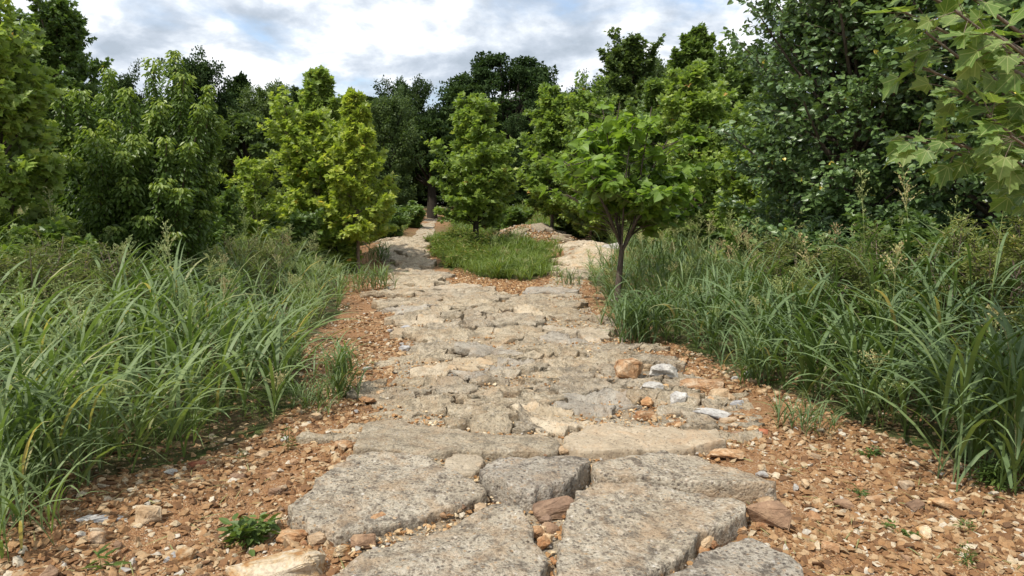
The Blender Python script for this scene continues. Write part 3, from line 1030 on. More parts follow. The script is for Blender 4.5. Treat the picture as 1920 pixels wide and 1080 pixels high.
for px, py, wpx, mk, fl, asp, z, lab in BIG:
    if z is None:
        x, y = at(px, py, 0.5)
        y = 17.6
        x = (px - 960) / F * y
        zz_ = float(Hs(x, y)) - 0.02
    else:
        x, y = at(px, py, z)
        zz_ = z - 0.02 if z else float(Hn(x, y)) - 0.005
    wd = wpx / F * math.hypot(y, 1.5)
    rock(x, y, wd / 2 / asp ** 0.5 * 1.0, mk, rr, lab, None, fl, rr.normal(0, 0.25), asp, zz_, None, 0.15, 0.8)

# countable loose stones on the bare soil, a few fists across
n_l = n_r = 0
tries = 0
while (n_l < 62 or n_r < 78) and tries < 20000:
    tries += 1
    q = near_points(rr, 1, 2.3, 8.5)[0]
    if inpoly(q[:1], q[1:], PATH)[0] or inpoly(q[:1], q[1:], LBANK)[0] or inpoly(q[:1], q[1:], RBANK)[0]:
        continue
    left = q[0] < 0
    if left and n_l >= 62 or (not left and n_r >= 78):
        continue
    s = (0.014 + 0.024 * rr.random() ** 2) * (1 + 0.05 * q[1])
    mk = ["rock_tan", "rock_orange", "rock_cream", "rock_brown", "rock_grey"][int(rr.choice(5, p=[0.34, 0.32, 0.18, 0.1, 0.06]))]
    wd = {"rock_tan": "tan", "rock_orange": "orange", "rock_cream": "cream", "rock_brown": "brown", "rock_grey": "grey"}[mk]
    side = "left" if left else "right"
    szw = "large" if s > 0.034 else "middling" if s > 0.024 else "small"
    edge = abs(q[0]) - (1.15 if left else 1.35)
    where = ("beside the path" if edge < 0.45 else "a step from the path" if edge < 1.1 else "far from the path")
    far_ = "near the photo's bottom" if q[1] < 3.4 else "level with the front slabs" if q[1] < 4.4 else "level with the rubble pile" if q[1] < 6.2 else "past the rubble pile"
    rock(q[0], q[1], s, mk, rr, f"{szw} {wd} stone on {side} soil, {where}, {far_}", f"{szw} {wd} stones on the {side} soil, {where}, {far_}", 0.8 + 0.4 * rr.random(), None, 1 + 0.5 * rr.random(), None, None, 0.4, 0.7)
    if left: n_l += 1
    else: n_r += 1
# stones along both path edges and in the rubble pile
for k in range(70):
    if k < 42:
        x, y = at(1200 + 210 * rr.random(), 690 + 130 * rr.random(), 0.03)
        s = 0.02 + 0.05 * rr.random() ** 2
        lab, grp = None, None
    else:
        t = rr.random()
        y = 4.3 + 8 * t
        x = np.interp(y, [p[1] for p in L_EDGE], [p[0] for p in L_EDGE]) + rr.normal(0.0, 0.07)
        lab, grp = "small stone lodged along the path's left edge", "stones along the left edge of the path"
        s = 0.02 + 0.035 * rr.random() ** 2
    mk = ["rock_tan", "rock_orange", "rock_cream", "rock_grey"][int(rr.choice(4, p=[0.4, 0.2, 0.2, 0.2]))]
    cw = mk.split("_")[1]
    szw = "larger" if s > 0.035 else "small"
    if lab is None:
        wh = "upper part" if y > 5.7 else "middle part" if y > 5.0 else "lower part"
        sd2 = "inner side" if x < 1.45 else "outer side"
        lab, grp = f"{szw} {cw} stone in the rubble pile, {wh}, {sd2}", f"{szw} {cw} rubble pile stones, {wh}, {sd2}"
    else:
        wh = "level with the rubble pile" if y < 6.3 else "shortly past the rubble pile" if y < 8.5 else "level with the catalpa"
        lab, grp = f"{szw} {cw} stone lodged along the path's left edge, {wh}", f"{szw} {cw} stones on the left edge, {wh}"
    rock(x, y, s, mk, rr, lab, grp, 0.8, None, 1 + 0.5 * rr.random(), float(Hs(x, y)) + 0.01, None, 0.3, 0.8)

JOINTS = [((560, 1010), (900, 950), 0.02, 15, "small stone in the joint between the two big left slabs"), ((1040, 1075), (1000, 940), 0.02, 9, "small stone in the crack running down from the hole in the path"),
          ((1200, 1090), (1390, 985), 0.02, 12, "small stone in the joint right of the wedge slab"), ((1110, 905), (1400, 925), 0.0, 7, "small stone under the front edge of the long pale slab"),
          ((700, 842), (1100, 850), 0.03, 14, "small stone in the joint behind the front row of slabs")]
for a_, b_, z_, n_, lab in JOINTS:
    for k in range(n_):
        t = rr.random()
        x, y = at(a_[0] + (b_[0] - a_[0]) * t + rr.normal(0, 6), a_[1] + (b_[1] - a_[1]) * t + rr.normal(0, 4), z_)
        mk = ["rock_tan", "rock_orange", "rock_cream", "rock_brown"][int(rr.choice(4, p=[0.4, 0.25, 0.15, 0.2]))]
        rock(x, y, 0.018 + 0.03 * rr.random() ** 2, mk, rr, lab, lab.replace("small stone", "small stones"), 0.8, None, 1.2, z_, None, 0.3, 0.85)

# ------------------------------------------------------------------ leaves
def half_leaf(pts, fold=0.18, curl=-0.12):
    """leaf from the outline of its right half; returns template vertices and two faces"""
    V, n = [], len(pts)
    for x, y in pts:
        V.append((x, y, fold * abs(x) + curl * y * y))
    for x, y in pts[1:-1]:
        V.append((-x, y, fold * abs(x) + curl * y * y))
    right = list(range(n))
    left = [0] + [n + i for i in range(n - 2)] + [n - 1]
    return np.array(V), [right, left[::-1]]


T_SYC = half_leaf([(0, 0.02), (0.17, -0.07), (0.30, 0.0), (0.50, -0.02), (0.38, 0.17), (0.50, 0.30), (0.66, 0.46), (0.42, 0.47), (0.27, 0.55), (0.29, 0.74), (0.13, 0.76), (0, 1.0)])
T_SYCS = half_leaf([(0, 0.0), (0.42, -0.02), (0.32, 0.2), (0.58, 0.45), (0.25, 0.58), (0, 1.0)], 0.22)
T_HEART = half_leaf([(0, 0.0), (0.22, -0.10), (0.43, 0.06), (0.46, 0.32), (0.27, 0.68), (0, 1.0)], 0.15, -0.18)
T_OVAL = half_leaf([(0, 0), (0.17, 0.18), (0.25, 0.45), (0.15, 0.78), (0, 1.0)], 0.2, -0.25)
T_DIA = half_leaf([(0, 0), (0.36, 0.45), (0, 1.0)], 0.3, -0.15)
T_LANCE = half_leaf([(0, 0), (0.12, 0.3), (0.09, 0.65), (0, 1.0)], 0.2, -0.3)


def add_leaves(bag, rng, tpl, pos, d, nrm, size, v):
    V, S, L = replicate(tpl[0], tpl[1], frames(d, nrm, size), pos)
    bag.add(V, S, L, np.repeat(v, len(tpl[0])))


def add_tubes(bag, P, Rr, sides=5):
    """P (B,K,3) polylines, Rr (B,K) radii"""
    B, K, _ = P.shape
    D = np.gradient(P, axis=1)
    D = unit(D)
    ref = np.where(np.abs(D[:, :, 2:3]) > 0.9, np.array([1.0, 0, 0]), np.array([0, 0, 1.0]))
    # fixed reference per branch keeps the rings aligned
    ref = np.broadcast_to(np.where(np.abs(D[:, :1, 2:3]) > 0.7, np.array([1.0, 0.02, 0]), np.array([0.02, 0, 1.0])), D.shape)
    X = unit(np.cross(D, ref))
    Y = np.cross(D, X)
    a = np.arange(sides) * 2 * math.pi / sides
    V = P[:, :, None, :] + Rr[:, :, None, None] * (np.cos(a)[None, None, :, None] * X[:, :, None, :] + np.sin(a)[None, None, :, None] * Y[:, :, None, :])
    b, k, s = np.meshgrid(np.arange(B), np.arange(K - 1), np.arange(sides), indexing="ij")
    s2 = (s + 1) % sides
    i0 = (b * K + k) * sides
    i1 = (b * K + k + 1) * sides
    L = np.stack([i0 + s, i0 + s2, i1 + s2, i1 + s], -1).reshape(-1)
    bag.add(V.reshape(-1, 3), np.full(L.size // 4, 4), L, 0.5)


PROF = {
    "cone": lambda t: (1 - t) ** 0.75 * np.minimum(1, 0.72 + 1.6 * t) + 0.04,
    "oval": lambda t: np.sqrt(np.clip(1 - (2 * t - 0.9) ** 2 / 1.25, 0, 1)) * 1.0 + 0.03,
    "round": lambda t: np.sqrt(np.clip(1 - (1.7 * t - 0.75) ** 2, 0.02, 1)),
    "umb": lambda t: np.clip(0.5 + 1.4 * t, 0, 1) * np.sqrt(np.clip(1 - t ** 3, 0.02, 1)),
}


def grow(rng, height, rad, t0=0.15, prof="oval", n1=40, n2=9, nl=14, leaf=0.12, tpl=T_SYCS, e_lo=0.35, e_hi=1.15, curve=0.25,
         trunk_r=0.05, lean=(0, 0), up=0.9, out=0.5, spread=0.4, droop=0.35, stems=1, l2=0.42, inner=0.25, bright_tip=0.25, wander=0.03):
    """returns (wood Bag, leaves Bag) of one tree standing on the origin"""
    wood, lv = Bag(), Bag()
    K = 9
    s = np.linspace(0, 1, K)
    trunks = []
    for j in range(stems):
        az = 6.283 * j / stems + rng.random()
        off = np.array([math.cos(az), math.sin(az), 0]) * (rad * 0.5 if stems > 1 else 0)
        wob = rng.normal(0, wander * height, (K, 3)) * s[:, None] * np.array([1, 1, 0])
        wob = (wob + np.roll(wob, 1, 0) * (s[:, None] > 0)) / 2
        P_ = np.outer(s, [lean[0], lean[1], height * (0.97 if j == 0 else 0.70 + 0.2 * rng.random())]) + off[None, :] * (s ** 0.8)[:, None] + wob
        P_[0] = 0
        trunks.append(P_)
        r0 = trunk_r * (1 if stems == 1 else 0.75)
        add_tubes(wood, P_[None], (r0 * (1 - 0.9 * s) + 0.004)[None] * np.where(s == 0, 1.25, 1), 9)
    # primaries
    K1 = 6
    s1 = np.linspace(0, 1, K1)
    prim, plen, pt = [], [], []
    for i in range(n1):
        T = trunks[i % stems]
        t = (i + rng.random()) / n1
        tt = t0 + (1 - t0) * t * 0.985
        o = np.array([np.interp(tt, s, T[:, k]) for k in range(3)])
        az = i * 2.39996 + rng.normal(0, 0.35)
        e0 = e_lo + (e_hi - e_lo) * t + rng.normal(0, 0.1)
        Lh = rad * float(PROF[prof](np.array(t))) * (0.58 + 0.68 * rng.random())
        if stems > 1:
            Lh *= 0.7
        Lp = Lh / max(math.cos(e0), 0.45)
        e = e0 + curve * s1
        az_s = az + rng.normal(0, 0.15) * s1
        st = np.column_stack([np.cos(az_s) * np.cos(e), np.sin(az_s) * np.cos(e), np.sin(e)])
        Pp = o + np.concatenate([[np.zeros(3)], np.cumsum((st[:-1] + st[1:]) / 2 * (Lp / (K1 - 1)), 0)])
        prim.append(Pp)
        plen.append(Lp)
        pt.append(t)
    prim = np.array(prim)
    plen = np.array(plen)
    add_tubes(wood, prim, (trunk_r * 0.30 * np.clip(plen / rad, 0.3, 1.2))[:, None] * (1 - 0.85 * s1)[None] + 0.0025, 5)
    # secondaries
    B = n1 * n2
    pi = np.repeat(np.arange(n1), n2)
    ss = inner + (1.02 - inner) * ((np.tile(np.arange(n2), n1) + rng.random(B)) / n2)
    fi = np.clip(ss, 0, 0.999) * (K1 - 1)
    i0 = fi.astype(int)
    fr = (fi - i0)[:, None]
    o2 = prim[pi, i0] * (1 - fr) + prim[pi, i0 + 1] * fr
    pd = unit(prim[pi, i0 + 1] - prim[pi, i0])
    side = unit(np.cross(pd, np.array([0, 0, 1.0])) + 1e-6) * np.where(np.arange(B) % 2 == 0, 1, -1)[:, None]
    d2 = unit(pd * (0.75 + 0.5 * ss[:, None]) + side * (1.1 - 0.5 * ss[:, None]) + np.array([0, 0, 0.25]) + rng.normal(0, 0.35, (B, 3)))
    L2 = plen[pi] * l2 * (1.15 - 0.65 * ss) * (0.7 + 0.6 * rng.random(B))
    K2 = 4
    s2 = np.linspace(0, 1, K2)
    sec = o2[:, None, :] + d2[:, None, :] * (L2[:, None] * s2[None])[:, :, None]
    sec[:, :, 2] -= (L2[:, None] * s2[None] ** 2) * 0.12 * droop / 0.35
    add_tubes(wood, sec, 0.0022 + 0.004 * (L2[:, None] / max(rad, 0.5)) * (1 - s2[None]) * (trunk_r / 0.05), 3)
    # leaves
    N = B * nl
    bi = np.repeat(np.arange(B), nl)
    u = 0.12 + 0.98 * rng.random(N)
    lp = o2[bi] + d2[bi] * (L2[bi] * u)[:, None]
    lp[:, 2] -= L2[bi] * u ** 2 * 0.12 * droop / 0.35
    rv = unit(rng.normal(0, 1, (N, 3)))
    lp = lp + rv * leaf * spread * rng.random((N, 1)) * 1.6
    outw = lp.copy()
    outw[:, 2] = 0
    outw = unit(outw)
    ld = unit(d2[bi] * 0.55 + rv * 0.8 + outw * 0.3 - np.array([0, 0, droop]))
    ln = unit(np.array([0, 0, up * 0.75]) + outw * out + rng.normal(0, 0.55, (N, 3)))
    sz_ = leaf * (0.65 + 0.6 * rng.random(N)) * (1.08 - 0.2 * u)
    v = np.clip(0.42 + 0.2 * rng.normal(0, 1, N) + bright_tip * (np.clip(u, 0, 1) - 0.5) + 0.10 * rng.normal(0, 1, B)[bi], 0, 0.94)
    rare = rng.random(N) < 0.004
    v[rare] = 1.0
    keepz = lp[:, 2] > 0.08
    lp, ld, ln, sz_, v = lp[keepz], ld[keepz], ln[keepz], sz_[keepz], v[keepz]
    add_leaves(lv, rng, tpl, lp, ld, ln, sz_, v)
    return wood, lv


def make_tree(name, loc, label, cat, leafm, barkm, seed, rz=0.0, group=None, **kw):
    rng = np.random.default_rng(seed)
    wood, lv = grow(rng, **kw)
    A = np.concatenate(lv.V)
    kz = kw["height"] / np.percentile(A[:, 2], 99.7)
    kr = kw["rad"] / np.percentile(np.hypot(A[:, 0], A[:, 1]), 96)
    kr = min(max(kr, 0.55), 1.3)
    for b in (wood, lv):
        for V_ in b.V:
            V_[:, 2] *= kz
            V_[:, :2] *= kr
    e = empty(name, loc, rz)
    tag(e, label, cat, group)
    wood.build("trunk", M[barkm], e, True)
    lv.build("crown", M[leafm], e)
    return e


def copy_tree(src, loc, rz, sc, label, group=None, leafm=None):
    e = src.copy()
    scene.collection.objects.link(e)
    e.location = loc
    e.rotation_euler = (0, 0, rz)
    e.scale = sc if isinstance(sc, tuple) else (sc, sc, sc)
    tag(e, label, None, group)
    for ch in list(src.children):
        c = ch.copy()
        c.parent = e
        scene.collection.objects.link(c)
        if leafm and ch.name.startswith("crown"):
            c.data = ch.data
            c.material_slots[0].link = "OBJECT"
            c.material_slots[0].material = M[leafm]
    return e


def tree_at(px, Y, top, hw):
    """base point, height and radius of a tree from where it shows in the frame"""
    x = atd(px, 385, Y)[0]
    z0 = float(Hs(x, Y))
    ztop = atd(px, top, Y)[2]
    return (x, Y, z0 - 0.03), ztop - z0, hw / F * Y


# --- near and middle trees
def T(name, px, Y, top, hw, label, leafm, seed, cat="tree", barkm="bark", **kw):
    loc, h, r = tree_at(px, Y, top, hw)
    return make_tree(name, loc, label, cat, leafm, barkm, seed, height=h, rad=r, **kw)


T("sycamore_tree", 8, 8.0, 12, 95, "yellow-green young sycamore cut by the left edge of the photo", "l_syc", 1, prof="oval", t0=0.1, n1=60, n2=10, nl=17, leaf=0.100, tpl=T_SYC, e_lo=0.3, e_hi=1.25)
T("tall_tree", 122, 17, -6, 78, "tall dark green tree rising behind the left edge sycamore", "l_mid", 2, prof="oval", t0=0.1, n1=70, n2=12, nl=29, leaf=0.120, tpl=T_SYCS, trunk_r=0.09)
def boxelder():
    rng = np.random.default_rng(31)
    Y = 9.6
    bx, by, _ = atd(262, 385, Y)
    bz = float(Hs(bx, by)) - 0.02
    e = empty("boxelder_tree", (bx, by, bz))
    tag(e, "bushy many-stemmed box elder with plume-like shoots in the left foreground", "tree")
    wood, lv = Bag(), Bag()
    tips = [(328, 108, 0), (288, 122, .2), (345, 150, -.1), (205, 140, .1), (392, 172, 0), (402, 225, .1), (375, 205, -.3), (112, 178, .1), (150, 178, -.1), (88, 232, 0), (240, 175, -.2),
            (258, 262, -.7), (312, 268, -.7), (356, 276, -.6), (130, 300, -.5), (205, 235, -.5), (300, 200, -.4), (175, 250, -.4), (95, 320, -.1), (395, 330, 0), (75, 400, .1), (380, 400, -.3),
            (300, 350, -.9), (240, 340, -.9), (185, 380, -.8), (340, 360, -.8), (120, 410, -.5), (270, 410, -1.0), (215, 430, -1.0), (330, 440, -.8), (150, 460, -.7), (400, 380, .2)]
    for k in range(44):
        a = rng.random() * 6.283
        q = 0.35 + 0.6 * rng.random()
        tips.append((243 + 150 * q * math.cos(a), 420 - 265 * rng.random() ** 0.8 * (1.1 - 0.5 * q), 1.2 * q * math.sin(a)))
    LP, LD, LN, LU = [], [], [], []
    for (px, py, dy) in tips:
        p = np.array(atd(px, py, Y + dy)) - np.array([bx, by, bz])
        h0 = 0.1 + 0.4 * rng.random() * max(p[2], 0.3) * 0.5
        o = np.array([0, 0, h0])
        mid = np.array([p[0] * 0.72, p[1] * 0.72, o[2] + (p[2] - o[2]) * 0.32])
        t = np.linspace(0, 1, 8)[:, None]
        q = (1 - t) ** 2 * o + 2 * t * (1 - t) * mid + t ** 2 * p
        q[1:-1] += rng.normal(0, 0.02, (6, 3))
        add_tubes(wood, q[None], (0.020 * (1 - 0.85 * t[:, 0]) + 0.002)[None], 6)
        n = int(950 * np.linalg.norm(p - o) / 2.0)
        u = 0.22 + 0.80 * rng.random(n) ** 0.85
        ax = (1 - u[:, None]) ** 2 * o + 2 * u[:, None] * (1 - u[:, None]) * mid + u[:, None] ** 2 * p
        az = rng.random(n) * 6.283
        rad_ = (0.03 + 0.22 * (1 - u) + 0.05) * (0.25 + 1.0 * rng.random(n)) * (1 + 0.35 * np.sin(u * 21 + px))
        hd = np.column_stack([np.cos(az), np.sin(az), np.zeros(n)])
        LP.append(ax + hd * rad_[:, None] + np.array([0, 0, 0.02]))
        LD.append(unit(hd + np.array([0, 0, -0.55]) + rng.normal(0, 0.3, (n, 3))))
        LN.append(unit(hd * 0.8 + np.array([0, 0, 0.75]) + rng.normal(0, 0.35, (n, 3))))
        LU.append(u)
    LP, LD, LN, LU = map(np.concatenate, (LP, LD, LN, LU))
    k = LP[:, 2] > 0.1
    LP, LD, LN, LU = LP[k], LD[k], LN[k], LU[k]
    n = len(LP)
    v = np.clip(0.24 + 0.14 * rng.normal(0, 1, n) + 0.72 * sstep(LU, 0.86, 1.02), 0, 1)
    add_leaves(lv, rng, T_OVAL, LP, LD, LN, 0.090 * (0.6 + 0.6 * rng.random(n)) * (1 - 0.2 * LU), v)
    wood.build("trunk", M["bark"], e, True)
    lv.build("crown", M["l_map"], e)


boxelder()
T("sapling", 478, 13.5, 290, 52, "small yellowish sapling with a pinkish tinge, left of the bright sycamores", "l_yel", 4, prof="oval", t0=0.1, n1=26, n2=7, nl=19, leaf=0.104, tpl=T_SYCS, trunk_r=0.025, cat="sapling")
T("sapling", 418, 12.5, 350, 38, "low leafy sapling beside the box elder's right side", "l_mid", 41, prof="oval", t0=0.1, n1=20, n2=7, nl=19, leaf=0.096, tpl=T_SYCS, trunk_r=0.02, cat="sapling")
T("sycamore_tree", 592, 15.5, 190, 78, "broad bright yellow-green sycamore left of the path, left one of the pair", "l_yel", 5, prof="oval", t0=0.08, n1=70, n2=11, nl=19, leaf=0.120, tpl=T_SYCS, e_lo=0.4)
T("sycamore_tree", 668, 14.8, 172, 62, "slender bright yellow-green sycamore nearest the path's left side", "l_yel", 6, prof="cone", t0=0.17, n1=70, n2=10, nl=19, leaf=0.105, tpl=T_SYCS, barkm="bark_light", trunk_r=0.035)
T("sycamore_tree", 618, 21, 133, 72, "green sycamore top rising behind the pair of bright yellow-green sycamores", "l_syc", 7, prof="cone", t0=0.1, n1=60, n2=10, nl=19, leaf=0.136, tpl=T_SYCS)
T("sycamore_tree", 893, 18.2, 180, 74, "conical young sycamore standing in the weedy island between the two branches", "l_syc", 8, prof="cone", t0=0.16, n1=80, n2=11, nl=19, leaf=0.112, tpl=T_SYCS, barkm="bark_dark", trunk_r=0.07)
T("sycamore_tree", 1035, 25, 160, 62, "pale-leaved sycamore right of the island tree, in front of the oak", "l_syc", 9, prof="cone", t0=0.08, n1=70, n2=11, nl=19, leaf=0.144, tpl=T_SYCS)
T("sycamore_tree", 1108, 23, 150, 62, "pale-leaved sycamore just left of and behind the catalpa", "l_syc", 10, prof="oval", t0=0.08, n1=70, n2=11, nl=19, leaf=0.136, tpl=T_SYCS)
T("tall_tree", 1172, 28, 66, 58, "tall tree with a narrow rounded top behind the catalpa", "l_fmid", 11, prof="oval", t0=0.1, n1=70, n2=11, nl=29, leaf=0.160, tpl=T_SYCS, trunk_r=0.1)
T("tall_tree", 1296, 27, 55, 78, "tallest pointed green tree right of centre", "l_mid", 12, prof="cone", t0=0.1, n1=80, n2=12, nl=29, leaf=0.160, tpl=T_SYCS, trunk_r=0.1)
T("tall_tree", 1378, 24, 92, 60, "green tree top peeping out left of the cottonwood", "l_mid", 13, prof="oval", t0=0.1, n1=70, n2=11, nl=26, leaf=0.144, tpl=T_SYCS, trunk_r=0.08)
T("sycamore_tree", 1298, 15.5, 118, 100, "full mid-green sycamore between the catalpa and the cottonwood", "l_syc", 14, prof="cone", t0=0.06, n1=95, n2=12, nl=19, leaf=0.108, tpl=T_SYCS)
T("sycamore_tree", 1225, 19, 150, 70, "sycamore partly hidden right behind the catalpa", "l_mid", 15, prof="cone", t0=0.08, n1=70, n2=11, nl=19, leaf=0.120, tpl=T_SYCS)
T("sycamore_tree", 1400, 12.5, 250, 60, "leafy young sycamore against the cottonwood's left flank", "l_syc", 16, prof="oval", t0=0.06, n1=60, n2=10, nl=16, leaf=0.096, tpl=T_SYCS)
# the big dark cottonwoods on the right
T("cottonwood_tree", 1590, 9.3, -170, 205, "big dark cottonwood with blue-green round leaves filling the right side", "l_cot", 17, prof="oval", t0=0.05, n1=150, n2=13, nl=20, leaf=0.082, tpl=T_HEART, e_lo=0.15, e_hi=1.2, curve=0.2, up=0.4, out=0.8, droop=0.6, trunk_r=0.09, spread=0.8)
T("cottonwood_tree", 1870, 8.0, -200, 200, "dark cottonwood behind the near sycamore branches at the right edge", "l_cot", 18, prof="oval", t0=0.05, n1=130, n2=12, nl=19, leaf=0.080, tpl=T_HEART, e_lo=0.15, e_hi=1.2, curve=0.2, up=0.4, out=0.8, droop=0.6, trunk_r=0.09, spread=0.8)


# the catalpa beside the right bank, with its visible forked trunk
def catalpa():
    rng = np.random.default_rng(99)
    Y = 9.8
    bx, by, _ = atd(1158, 385, Y)
    bz = float(Hs(bx, by)) - 0.02
    e = empty("catalpa_tree", (bx, by, bz))
    tag(e, "young catalpa with a dark forked trunk and broad bright leaves beside the right branch", "tree")
    wood, lv = Bag(), Bag()

    def loc(px, py, dy=0.0):
        p = atd(px, py, Y + dy)
        return np.array([p[0] - bx, p[1] - by, p[2] - bz])

    def poly(pts, r0, r1, sides=9):
        P_ = np.array(pts)
        n = len(P_)
        tt = np.linspace(0, 1, 9)
        Q = np.column_stack([np.interp(tt, np.linspace(0, 1, n), P_[:, k]) for k in range(3)])
        Q[1:-1] = 0.5 * Q[1:-1] + 0.25 * (Q[:-2] + Q[2:])
        add_tubes(wood, Q[None], (r0 + (r1 - r0) * tt)[None], sides)
        return Q
    poly([np.zeros(3), loc(1160, 530), loc(1163, 500), loc(1166, 468)], 0.052, 0.036)
    limbs = [
        poly([loc(1166, 470), loc(1156, 440, -.05), loc(1143, 400, -.1), loc(1115, 340, -.2), loc(1052, 300, -.3)], 0.021, 0.007, 6),
        poly([loc(1166, 470), loc(1160, 430, .1), loc(1150, 370, .1), loc(1145, 290, .1), loc(1130, 205, 0)], 0.021, 0.007, 6),
        poly([loc(1166, 472), loc(1184, 440, -.1), loc(1192, 400, -.1), loc(1200, 330, -.1), loc(1222, 200, -.1)], 0.021, 0.007, 6),
        poly([loc(1166, 472), loc(1186, 436, .1), loc(1205, 395, .2), loc(1250, 345, .3), loc(1310, 318, .4)], 0.021, 0.007, 6),
        poly([loc(1166, 470), loc(1152, 400, 0), loc(1120, 310, 0), loc(1100, 240, .1)], 0.013, 0.007, 6),
        poly([loc(1166, 470), loc(1168, 400, -.3), loc(1176, 300, -.4), loc(1188, 218, -.2)], 0.013, 0.007, 6),
        poly([loc(1166, 470), loc(1190, 400, .3), loc(1225, 310, .4), loc(1252, 262, .4)], 0.013, 0.007, 6),
        poly([loc(1166, 470), loc(1160, 390, .4), loc(1150, 270, .5), loc(1162, 192, .4)], 0.013, 0.007, 6),
        poly([loc(1166, 470), loc(1190, 430, .2), loc(1240, 410, .4), loc(1300, 405, .5)], 0.014, 0.008, 6),
        poly([loc(1166, 470), loc(1150, 425, .2), loc(1110, 390, .4), loc(1062, 365, .5)], 0.013, 0.008, 6),
        poly([loc(1163, 460), loc(1170, 400, .3), loc(1180, 320, .5), loc(1185, 250, .7)], 0.021, 0.007, 6),
        poly([loc(1160, 450), loc(1140, 400, -.4), loc(1120, 360, -.6), loc(1110, 330, -.8)], 0.022, 0.008, 6),
        poly([loc(1175, 450), loc(1200, 400, -.4), loc(1225, 380, -.6), loc(1245, 370, -.8)], 0.022, 0.008, 6),
    ]
    lp, ld = [], []
    for q in limbs:
        tip = q[-1]
        for k in range(int(16 + 24 * rng.random())):
            t = 0.25 + 0.7 * rng.random()
            o = np.array([np.interp(t, np.linspace(0, 1, 9), q[:, j]) for j in range(3)])
            a = rng.random() * 6.283
            d = np.array([math.cos(a), math.sin(a), 0.15 + 0.5 * rng.random()])
            d = d / np.linalg.norm(d)
            Lt = 0.14 + 0.52 * rng.random() ** 1.3
            end = o + d * Lt
            pts = o[None] + d[None] * (np.linspace(0, 1, 4) * Lt)[:, None]
            add_tubes(wood, pts[None], np.linspace(0.006, 0.002, 4)[None], 4)
            for m in range(13):
                u = 0.35 + 0.7 * rng.random()
                b = rng.random() * 6.283
                dd = np.array([math.cos(b), math.sin(b), -0.4 + 0.35 * rng.normal()])
                lp.append(o + d * Lt * u + dd * 0.05)
                ld.append(dd + d * 0.4)
    lp, ld = np.array(lp), np.array(ld)
    gp_ = fbm(lp[:, 0] + 5, lp[:, 2] * 1.3 + lp[:, 1] * 0.4, 1.9, 2, 5)
    kz_ = (gp_ > -0.17) & ~((lp[:, 2] < loc(1160, 408)[2]) & (np.abs(lp[:, 0]) < 0.42))
    lp, ld = lp[kz_], ld[kz_]
    N = len(lp)
    ln = unit(np.array([0, 0, 1.0]) + rng.normal(0, 0.5, (N, 3)))
    size = 0.135 * (0.55 + 0.7 * rng.random(N))
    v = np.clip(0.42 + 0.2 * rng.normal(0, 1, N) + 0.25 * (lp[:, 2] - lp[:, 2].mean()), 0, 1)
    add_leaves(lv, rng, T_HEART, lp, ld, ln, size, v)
    wood.build("trunk", M["bark"], e, True)
    lv.build("crown", M["l_cat"], e)


catalpa()


